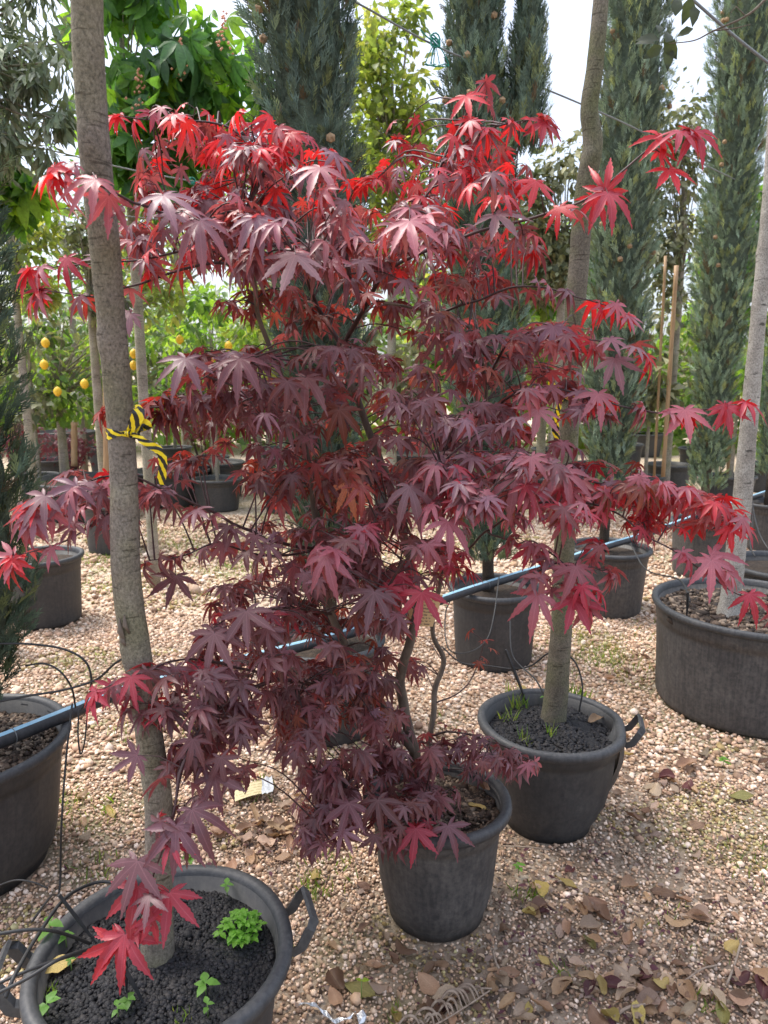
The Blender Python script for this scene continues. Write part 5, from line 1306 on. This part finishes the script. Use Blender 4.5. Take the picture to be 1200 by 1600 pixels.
ribbon([k, at(208, 664, 1.256), at(216, 648, 1.254), at(214, 637, 1.262), at(208, 648, 1.27)], lambda f: 0.004 + 0.007 * math.sin(math.pi * min(1, f * 1.1)), 'bow_loop', parent=t_, rep=38, twist=lambda f: 0.8 * f)
ribbon([k, at(212, 670, 1.262), at(223, 664, 1.264), at(229, 672, 1.268)], lambda f: 0.004 + 0.012 * f, 'bow_end', parent=t_, rep=38, twist=lambda f: 0.3)
V, Fc = tube([k + Vector((-0.006, -0.002, 0.001)), k + Vector((0, -0.005, 0)), k + Vector((0.006, -0.002, -0.001))], [0.002, 0.0055, 0.002], 7)
mesh_obj('knot', V, Fc, M_TAPE, t_, uv=[(v.x * 200, 0) for v in V])
c = at(892, 618, 2.31)
t_ = thing('striped_tape', 'yellow and black striped tape on the mossy trunk, half hidden by leaves', 'tape', c)
wrap_ring(c, 0.0345, 0.014, t_, -0.004)
k = at(878, 620, 2.27)
ribbon([k, at(868, 604, 2.262), at(862, 598, 2.262), at(866, 612, 2.27)], lambda f: 0.004 + 0.010 * f, 'bow_loop', parent=t_, rep=36)
ribbon([k, at(872, 640, 2.265), at(868, 662, 2.262), at(870, 688, 2.262)], lambda f: 0.006 + 0.008 * f, 'tail', parent=t_, rep=36, twist=lambda f: f)

# ------------------------------------------------------------------ labels
def tag_card(name, label, corners, mat, thick=0.0008):
    a, b, c, d = [Vector(p) for p in corners]; V = []; uv = []; nx = 10
    nr = (b - a).cross(d - a).normalized()
    for j in (0, 1):
        for i in range(nx + 1):
            f = i / nx; cur = 0.006 * math.sin(math.pi * f)
            for q in (0, 1):
                V.append((a.lerp(b, f) if q == 0 else d.lerp(c, f)) + nr * (cur + (thick if j else -thick))); uv.append((f, q))
    Fc = []; m = (nx + 1) * 2
    for i in range(nx):
        Fc.append((i * 2, i * 2 + 1, i * 2 + 3, i * 2 + 2)); Fc.append((m + i * 2, m + i * 2 + 2, m + i * 2 + 3, m + i * 2 + 1))
        Fc.append((i * 2, i * 2 + 2, m + i * 2 + 2, m + i * 2)); Fc.append((i * 2 + 1, m + i * 2 + 1, m + i * 2 + 3, i * 2 + 3))
    Fc += [(0, m, m + 1, 1), (m - 2, m - 1, 2 * m - 1, 2 * m - 2)]
    return tag(mesh_obj(name, V, Fc, mat, None, False, uv, base=a), label, 'label')
tag_card('plant_label', 'tan printed plant label hanging on the maple stem', [at(632, 975, 1.86), at(676, 979, 1.86), at(692, 930, 1.86), at(650, 918, 1.86)], M_TAG)
tag_card('plant_label', 'faded yellow plant label lying on the gravel', [gnd(366, 1253, 0.02), gnd(422, 1238, 0.022), gnd(414, 1219, 0.03), gnd(366, 1232, 0.02)], M_TAG2)
# crumpled end of the fallen label
V = []; Fc = []
for j in range(5):
    for i in range(5):
        p = gnd(408 + i * 4.5, 1218 + j * 6 - i * 0.8, 0.03) + Vector((rnd.uniform(-1, 1), rnd.uniform(-1, 1), rnd.uniform(0, 2.2))) * 0.004; V.append(p)
for j in range(4):
    for i in range(4): Fc.append((j * 5 + i, j * 5 + i + 1, j * 5 + i + 6, j * 5 + i + 5))
M_WHITE = simple('white_film', (0.42, 0.44, 0.45), (0.60, 0.61, 0.62), 80, 0.35, 0.4, 0.003)
tag(mesh_obj('plastic_film', V, Fc, M_WHITE, None, False, base=V[0]), 'crumpled white film at the end of the fallen label', 'film')
# strip of foil
P = [Vector(p) for p in catmull([gnd(466, 1570, 0.02), gnd(486, 1568, 0.035), gnd(505, 1580, 0.02), gnd(522, 1594, 0.016), gnd(545, 1590, 0.022), gnd(556, 1580, 0.03)], 6)]
V = []; Fc = []
for i, p in enumerate(P):
    w_ = 0.006 * math.sin(math.pi * min(1, (i + 1.5) / (len(P) + 1))); V += [p + Vector((0, w_, 0.003 * math.sin(i))), p + Vector((0, 0, 0.002)), p - Vector((0, w_, 0.003 * math.cos(i)))]
    if i: Fc += [(i * 3 - 3, i * 3 - 2, i * 3 + 1, i * 3), (i * 3 - 2, i * 3 - 1, i * 3 + 2, i * 3 + 1)]
tag(mesh_obj('foil_strip', V, Fc, M_FOIL, None, False, base=P[0]), 'curled strip of silver foil on the gravel', 'foil')
V, T = ico(); c = gnd(566, 1590, 0.022)
tag(mesh_obj('foil_scrap', [c + Vector((v[0], v[1] * 1.5, v[2])) * 0.013 * rnd.uniform(0.6, 1.3) for v in V], [tuple(f) for f in T], M_FOIL, None, False, base=c), 'crumpled scrap of foil beside the green stalk', 'foil')

# ------------------------------------------------------------------ fallen leaves
def dry_leaf(seed, wd, curl, cup, ragged=0.0):
    r_ = random.Random(seed); V = []; Fc = []; rib = []
    n = 9
    for i in range(n + 1):
        t = i / n; q = (math.sin(math.pi * t ** 0.9) ** 0.62) * wd if 0 < i < n else 0.004
        for k in (-1, -0.5, 0, 0.5, 1):
            e = q * (1 + (ragged * r_.uniform(-1, 1) if abs(k) == 1 else 0))
            V.append((k * e, t - 0.5, cup * (k * q) ** 2 / max(wd, 0.01) * 0.7 + curl * 0.6 * (t - 0.5) ** 2 + 0.05 * math.sin(6 * t + seed + 1.5 * k) + 0.028 * r_.uniform(-1, 1))); rib.append(1.0 if k == 0 else 0.0)
    for i in range(n):
        for k in range(4):
            a = i * 5 + k; Fc.append((a, a + 1, a + 6, a + 5))
    s = len(V)                      # stalk
    V += [(-0.008, -0.5, 0.01), (0.008, -0.5, 0.01), (0.03, -0.72, 0.04), (0.018, -0.72, 0.04)]; rib += [0.0] * 4; Fc.append((s, s + 1, s + 2, s + 3))
    lo = min(v[2] for v in V)
    V = [(x, y, z - lo) for x, y, z in V]
    me = leaf_mesh('fallen_leaf', V, Fc, rib, M_DRY)
    return me
DRY = [dry_leaf(i, *a) for i, a in enumerate([(0.20, 0.3, 0.8), (0.26, 0.8, 1.4, 0.1), (0.22, -0.5, 1.0), (0.30, 0.5, -0.9, 0.12), (0.24, 0.1, 0.2), (0.18, 1.2, 1.8, 0.1), (0.33, 0.4, 1.6, 0.15)])]
KINDS = {'tan': ((0.36, 0.225, 0.135), 'dry tan leaf curled on the gravel'), 'pale': ((0.48, 0.345, 0.245), 'bleached pinkish dry leaf on the gravel'), 'brown': ((0.17, 0.095, 0.06), 'dark brown rotting leaf on the gravel'),
         'yellow': ((0.40, 0.30, 0.10), 'yellowing fallen leaf on the gravel'), 'olive': ((0.20, 0.175, 0.06), 'olive-green fallen leaf on the gravel'), 'purple': ((0.10, 0.034, 0.034), 'small dark purple fallen leaf on the gravel'), 'green': ((0.10, 0.20, 0.05), 'fresh green fallen leaf on the gravel'),
         'grey': ((0.27, 0.195, 0.14), 'greyish withered leaf on the gravel')}
def fallen(px, py, ln, kind, ang=None, label=None, z=None, me=None, tilt=0.25, place=None):
    p = gnd(px, py, 0.009 if z is None else z)
    for (x, y, r_) in POTS:
        if z is None and (p.x - x) ** 2 + (p.y - y) ** 2 < (r_ + 0.01) ** 2: return
    o = bpy.data.objects.new('fallen_leaf', me or DRY[rnd.randrange(len(DRY))]); COL.objects.link(o)
    o.location = p; o.rotation_euler = (rnd.uniform(-tilt, tilt), rnd.uniform(-tilt, tilt), R(ang) if ang is not None else rnd.uniform(0, 6.28)); o.scale = (ln,) * 3
    c, lb = KINDS[kind]; k = rnd.uniform(0.62, 1.2)
    if place: lb = lb.replace('on the gravel', place)
    o.color = (c[0] * k, c[1] * k * rnd.uniform(0.94, 1.06), c[2] * k, 1)
    tag(o, label or lb, 'leaf', None if label else lb.replace('leaf', 'leaves'))
fallen(562, 1548, 0.092, 'olive', 60, 'large olive-green leaf above the foil strip', me=DRY[4], tilt=0.1)
fallen(702, 1560, 0.085, 'pale', 95, 'long pale leaf curled like a boat beside the dead frond', me=DRY[2], tilt=0.1)
fallen(450, 1490, 0.07, 'olive', 5, 'pale olive leaf beside the strap handle', tilt=0.2)
fallen(172, 1270, 0.07, 'yellow', 40, 'bright yellow leaf beside the slender trunk', me=DRY[0])
fallen(1072, 1196, 0.085, 'tan', 100, 'wide tan leaf lying alone behind the leaf litter', me=DRY[1])
fallen(1158, 1245, 0.085, 'olive', 80, 'greenish leaf near the mossy patch', me=DRY[4])
fallen(842, 1392, 0.07, 'yellow', 10, 'yellow-green leaf standing out by the maple pot')
fallen(1128, 1590, 0.085, 'olive', 160, 'long olive leaf at the end of the litter')
fallen(921, 1475, 0.055, 'olive', 20, 'small yellowish leaf among purple scraps')
fallen(88, 1512, 0.075, 'yellow', 110, 'yellow leaf lying on the black grit', z=zs_front + 0.012, me=DRY[4])
fallen(755, 1232, 0.05, 'tan', 30, 'tan leaf lying on the bark in the maple pot', z=zs_maple + 0.02)
fallen(745, 1262, 0.05, 'yellow', 80, 'yellowish leaf lying on the bark in the maple pot', z=zs_maple + 0.015)
fallen(930, 1125, 0.07, 'tan', 120, 'tan leaf lying on the grit in the crumpled pot', z=zs_right + 0.015)
fallen(815, 1075, 0.05, 'yellow', 40, 'pale yellow leaf on the grit in the crumpled pot', z=zs_right + 0.02)
def litter(n, cx, cy_, sx, sy, kinds, lo=0.032, hi=0.075, tilt=0.35, place=None):
    for _ in range(n):
        px, py = rnd.gauss(cx, sx), rnd.gauss(cy_, sy)
        if py < 1010 or not (-30 < px < 1230) or py > 1640: continue
        fallen(px, py, rnd.uniform(lo, hi), rnd.choice(kinds), tilt=tilt, place=place)
MIX = ('tan', 'tan', 'tan', 'pale', 'brown', 'brown', 'grey', 'grey', 'tan', 'pale', 'brown', 'tan', 'pale', 'grey', 'purple', 'yellow')
W2, W3, W4 = 'on the open gravel beside the crumpled pot', 'between the maple pot and the open gravel', 'in the heap behind the strap handle'
W1 = 'in the litter beside the dead frond and sticks'
litter(36, 430, 1300, 38, 28, ('tan', 'tan', 'brown', 'grey', 'pale'), 0.045, 0.085, 0.5, 'in the heap behind the strap handle')
litter(44, 900, 1550, 130, 40, MIX, place=W1); litter(32, 1080, 1560, 90, 38, MIX, place=W1); litter(10, 700, 1560, 60, 25, MIX, place=W1); litter(8, 620, 1540, 60, 40, ('brown', 'grey', 'tan'), place=W1)
litter(26, 1000, 1230, 50, 50, MIX, place=W2); litter(14, 1150, 1400, 60, 80, MIX, 0.03, 0.06, place='on the mossy gravel'); litter(6, 1120, 1190, 50, 20, MIX, place=W2)
litter(18, 860, 1440, 60, 40, MIX, place=W3); litter(16, 960, 1400, 70, 60, MIX, place=W3)
litter(10, 150, 1290, 50, 45, MIX, 0.03, 0.06, place='beside the slender grey trunk'); litter(8, 580, 1420, 50, 50, MIX, 0.03, 0.055, place='between the grit pot and the maple pot')
litter(10, 960, 1080, 60, 50, ('tan', 'brown', 'pale'), 0.04, 0.07, place='between the crumpled pot and the very wide pot'); litter(8, 330, 1200, 60, 60, MIX, 0.03, 0.06, place='behind the slender grey trunk')
# crumbs too small to pick apart
n = 2600
px = np.concatenate([nrs.normal(900, 170, 1500), nrs.uniform(0, 1200, 700), nrs.normal(430, 60, 400)]); py = np.concatenate([nrs.normal(1440, 130, 1500), nrs.uniform(1100, 1600, 700), nrs.normal(1300, 40, 400)])
G = np.array([tuple(gnd(a, min(max(b, 1080), 1620), 0.009)) for a, b in zip(px, py)])
ok = np.ones(n, bool)
for (x, y, r_) in POTS: ok &= (G[:, 0] - x) ** 2 + (G[:, 1] - y) ** 2 > r_ ** 2
G = G[ok]; n = len(G)
d = np.stack([nrs.normal(0, 1, n), nrs.normal(0, 1, n), nrs.normal(0, 0.25, n)], 1)
pl = np.array([(0.30, 0.19, 0.12), (0.13, 0.08, 0.055), (0.42, 0.30, 0.20), (0.07, 0.05, 0.04), (0.22, 0.16, 0.13), (0.10, 0.04, 0.05)])
o = mass('leaf_crumbs', TM['oval'] + TM['olive'], frame_mats(d, np.array([0, 0, 1.0]) + nrs.normal(0, 0.4, (n, 3)), nrs.uniform(0.008, 0.028, n)), G, pl[nrs.randint(0, len(pl), n)], M_PEBBLE)
tag(o, 'brown crumbs of rotted leaves scattered over the gravel', 'litter')
# sticks
for i, (x0, y0, x1, y1, r_, lb) in enumerate([(770, 1485, 790, 1530, 0.003, 'thin brown stick pointing away from the maple pot'), (1060, 1540, 1122, 1508, 0.0025, 'straight pale stick among the leaf litter'), (1135, 1540, 1158, 1470, 0.003, 'crooked grey stick beside the straight pale one'),
                                          (785, 1322, 858, 1328, 0.0026, 'curved pale root stretching from the crumpled pot'), (1150, 1375, 1172, 1390, 0.002, 'short twig on the mossy gravel'), (740, 1560, 768, 1545, 0.0025, 'twig beside the dead frond'), (960, 1590, 1008, 1570, 0.004, 'thick grey stick in the deepest litter'), (840, 1545, 870, 1525, 0.0022, 'short dark twig beside purple scraps')]):
    a = gnd(x0, y0, 0.016); b = gnd(x1, y1, 0.016); m = a.lerp(b, 0.5) + Vector((rnd.uniform(-0.012, 0.012), rnd.uniform(-0.012, 0.012), 0.008))
    V, Fc = tube([Vector(p) for p in catmull([a, m, b], 6)], r_, 6); tag(mesh_obj('fallen_twig', V, Fc, M_STICK, None, True, base=a), lb, 'stick')
# the withered frond at the bottom of the view
t_ = thing('dead_frond', 'withered grey frond with curled ribs in front of the maple pot', 'frond', gnd(760, 1560, 0.012))
sp = [Vector(p) for p in catmull([gnd(765, 1548, 0.02), gnd(735, 1568, 0.03), gnd(700, 1590, 0.03), gnd(660, 1612, 0.02)], 5)]
V, Fc = tube(sp, 0.0022, 5); mesh_obj('spine', V, Fc, M_STICK, t_)
for i in range(2, len(sp), 1):
    mb = MB(); p = sp[i] + (sp[i] - sp[i - 1]) * rnd.uniform(-0.4, 0.4)
    q = rnd.uniform(0.6, 1.25); e = Vector((rnd.uniform(-0.008, 0.008), rnd.uniform(-0.006, 0.006), rnd.uniform(-0.004, 0.01)))
    mb.tube([Vector(v) for v in catmull([p, p + Vector((-0.012, 0.018, 0.014)) * q + e * 0.4, p + Vector((-0.032, 0.022, 0.012)) * q + e, p + Vector((-0.052, 0.010, -0.004)) * q + e * 1.6], 4)], [0.0016 + 0.0024 * math.sin(math.pi * k / 13) for k in range(13)], 4); mb.build('frond_rib', M_STICK, t_)

# ------------------------------------------------------------------ weeds
wl = TM['oval'][1]
def seedling(px, py, z, ln, n, label, col=(0.13, 0.28, 0.05), hgt=0.03, group=None):
    c = gnd(px, py, z); t_ = thing('seedling', label, 'weed', c, group)
    mb = MB(); top = c + Vector((0, 0, hgt)); mb.tube([c, top], [0.0013, 0.001], 5); 
    mesh_obj('stem', mb.V, mb.F, M_GREENSTEM, t_)
    for k in range(n):
        a = k * 2 * math.pi / n + rnd.uniform(-0.4, 0.4); d = Vector((math.cos(a), math.sin(a), rnd.uniform(0.05, 0.5))).normalized(); s = d.cross(Vector((0, 0, 1))).normalized(); nn = s.cross(d); sz = ln * rnd.uniform(0.8, 1.2)
        p0 = top - Vector((0, 0, hgt * 0.35 * (k // 2) / max(1, n / 2)))
        o = mesh_obj('leaf', [p0 + (s * v[0] * 1.15 + d * v[1] + nn * v[2]) * sz for v in wl[0]], [tuple(f) for f in wl[1]], M_WEED, t_); q = rnd.uniform(0.8, 1.2); o.color = (col[0] * q, col[1] * q, col[2] * q, 1)
M_GREENSTEM = simple('weed_stem', (0.12, 0.22, 0.05), (0.22, 0.32, 0.09), 60, 0.6, 0.1)
ZF = zs_front + 0.008
seedling(322, 1556, ZF, 0.026, 4, 'four-leaved seedling between the trunk and the pot rim in black grit')
seedling(202, 1580, ZF, 0.020, 4, 'seedling with pale leaves by the slanting peg')
seedling(185, 1594, ZF, 0.018, 3, 'tiny seedling beside the one by the slanting peg')
seedling(75, 1588, ZF, 0.022, 4, 'seedling against the inside of the pot rim below the drip tubes')
seedling(80, 1478, ZF, 0.030, 3, 'tall seedling with a broad leaf by the leaning peg', hgt=0.055)
seedling(104, 1480, ZF, 0.016, 4, 'small seedling beside the tall one in the black grit')
seedling(112, 1518, ZF, 0.012, 4, 'tiny seedling by the yellow leaf on the grit')
seedling(325, 1590, ZF, 0.014, 3, 'tiny seedling below the four-leaved one')
seedling(232, 1500, ZF, 0.016, 3, 'tiny yellow seedling at the foot of the slender trunk', (0.30, 0.32, 0.05))
seedling(355, 1400, ZF, 0.018, 4, 'seedling behind the bright clump of weed')
seedling(300, 1350, ZF, 0.022, 5, 'leafy seedling at the back of the grit pot')
seedling(565, 1560, 0.012, 0.018, 2, 'single green stalk rising from the foil scrap', (0.25, 0.36, 0.04), 0.05)
seedling(1130, 1198, 0.012, 0.026, 5, 'small green plant growing in the open gravel')
seedling(810, 1365, 0.012, 0.020, 5, 'small weed between the maple pot and the leaves')
seedling(850, 1098, zs_right + 0.01, 0.02, 4, 'weed seedling in front of the mossy trunk')
t_ = thing('weed_clump', 'bright green leafy weed clump growing in the black grit', 'weed', gnd(378, 1470, ZF))
c0 = gnd(378, 1462, ZF)
mb = MB()
for k in range(46):
    a = rnd.uniform(0, 6.28); q = math.sqrt(rnd.random()) * 0.045; b = c0 + Vector((q * math.cos(a) * 0.7, q * math.sin(a) * 0.7, 0)); top = c0 + Vector((q * math.cos(a), q * math.sin(a), 0.015 + 0.035 * (1 - q / 0.045) + rnd.uniform(0, 0.008)))
    mb.tube([b, top], [0.001, 0.0008], 4, False)
    for j in range(3):
        aa = a + j * 2.1; d = Vector((math.cos(aa), math.sin(aa), rnd.uniform(0, 0.35))).normalized(); s = d.cross(Vector((0, 0, 1))).normalized(); nn = s.cross(d); sz = rnd.uniform(0.010, 0.017)
        mb.add([top + (s * v[0] * 1.3 + d * v[1] + nn * v[2]) * sz for v in wl[0]], [tuple(int(i) for i in f) for f in wl[1]])
o = mb.build('leaves', M_WEED, t_, False); o.color = (0.15, 0.33, 0.04, 1); o['kind'] = 'stuff'
# grass: thin blades in tufts
def blades(name, spots, label, hgt, parent=None, z=0.0):
    P = []; Dd = []; Sz = []
    for (px, py, rad, n) in spots:
        c = gnd(px, py, z)
        q = np.sqrt(nrs.uniform(0, 1, n)) * rad; a = nrs.uniform(0, 2 * np.pi, n)
        P.append(np.stack([c.x + q * np.cos(a), c.y + q * np.sin(a), np.full(n, z)], 1)); Dd.append(np.stack([nrs.normal(0, 0.45, n), nrs.normal(0, 0.45, n), np.ones(n)], 1)); Sz.append(hgt * nrs.uniform(0.5, 1.3, n))
    P = np.concatenate(P); Dd = np.concatenate(Dd); Sz = np.concatenate(Sz); n = len(P)
    ok = np.ones(n, bool)
    if z < 0.1:
        for (x, y, r_) in POTS: ok &= (P[:, 0] - x) ** 2 + (P[:, 1] - y) ** 2 > r_ ** 2
    P, Dd, Sz = P[ok], Dd[ok], Sz[ok]; n = len(P)
    V = np.array([(-0.05, 0, 0), (0.05, 0, 0), (0.035, 0.55, 0.04), (-0.035, 0.55, 0.04), (0.0, 1.0, 0.16)]); T_ = np.array([(0, 1, 2), (0, 2, 3), (3, 2, 4)])
    tn = np.array([(0.16, 0.24, 0.045), (0.11, 0.19, 0.035), (0.24, 0.27, 0.08)])[nrs.randint(0, 3, n)] * nrs.uniform(0.7, 1.2, (n, 1))
    o = mass(name, [(V, T_)], frame_mats(Dd, nrs.normal(0, 1, (n, 3)), Sz), P, tn, M_GREEN, parent)
    tag(o, label, 'grass')
blades('grass', [(145, 1275, 0.10, 70), (150, 1360, 0.08, 60), (110, 1250, 0.06, 40), (400, 1235, 0.10, 40), (510, 1370, 0.10, 60), (490, 1395, 0.06, 50), (820, 1400, 0.04, 40), (270, 1140, 0.12, 70), (210, 1145, 0.12, 70), (935, 1028, 0.14, 160), (960, 1022, 0.10, 80),
                 (530, 1330, 0.08, 40), (620, 1585, 0.03, 20), (1100, 1570, 0.03, 20), (1180, 1350, 0.14, 60), (1080, 1460, 0.12, 40), (130, 1040, 0.15, 60), (50, 1300, 0.05, 20), (900, 1530, 0.05, 20), (700, 1130, 0.1, 40)], 'thin grass tufts growing through the gravel', 0.035)
blades('far_grass', [(rnd.uniform(60, 760), rnd.uniform(790, 930), rnd.uniform(0.15, 0.4), 140) for _ in range(46)] + [(rnd.uniform(850, 1050), rnd.uniform(980, 1060), 0.2, 60) for _ in range(6)] + [(160, 872, 0.25, 260), (420, 850, 0.5, 300), (300, 840, 0.5, 300)], 'patches of low grass on the gravel behind the maple', 0.04)
blades('pot_grass', [(800, 1090, 0.03, 36), (812, 1105, 0.03, 26), (905, 1092, 0.035, 36), (890, 1085, 0.03, 26), (795, 1125, 0.03, 16), (820, 1160, 0.03, 12), (860, 1150, 0.02, 10)], 'thin grass blades growing in the crumpled pot', 0.05, None, zs_right + 0.005)
blades('grit_grass', [(78, 1555, 0.015, 14), (285, 1590, 0.02, 14)], 'short grass blades growing in the black grit', 0.025, None, ZF - 0.004)
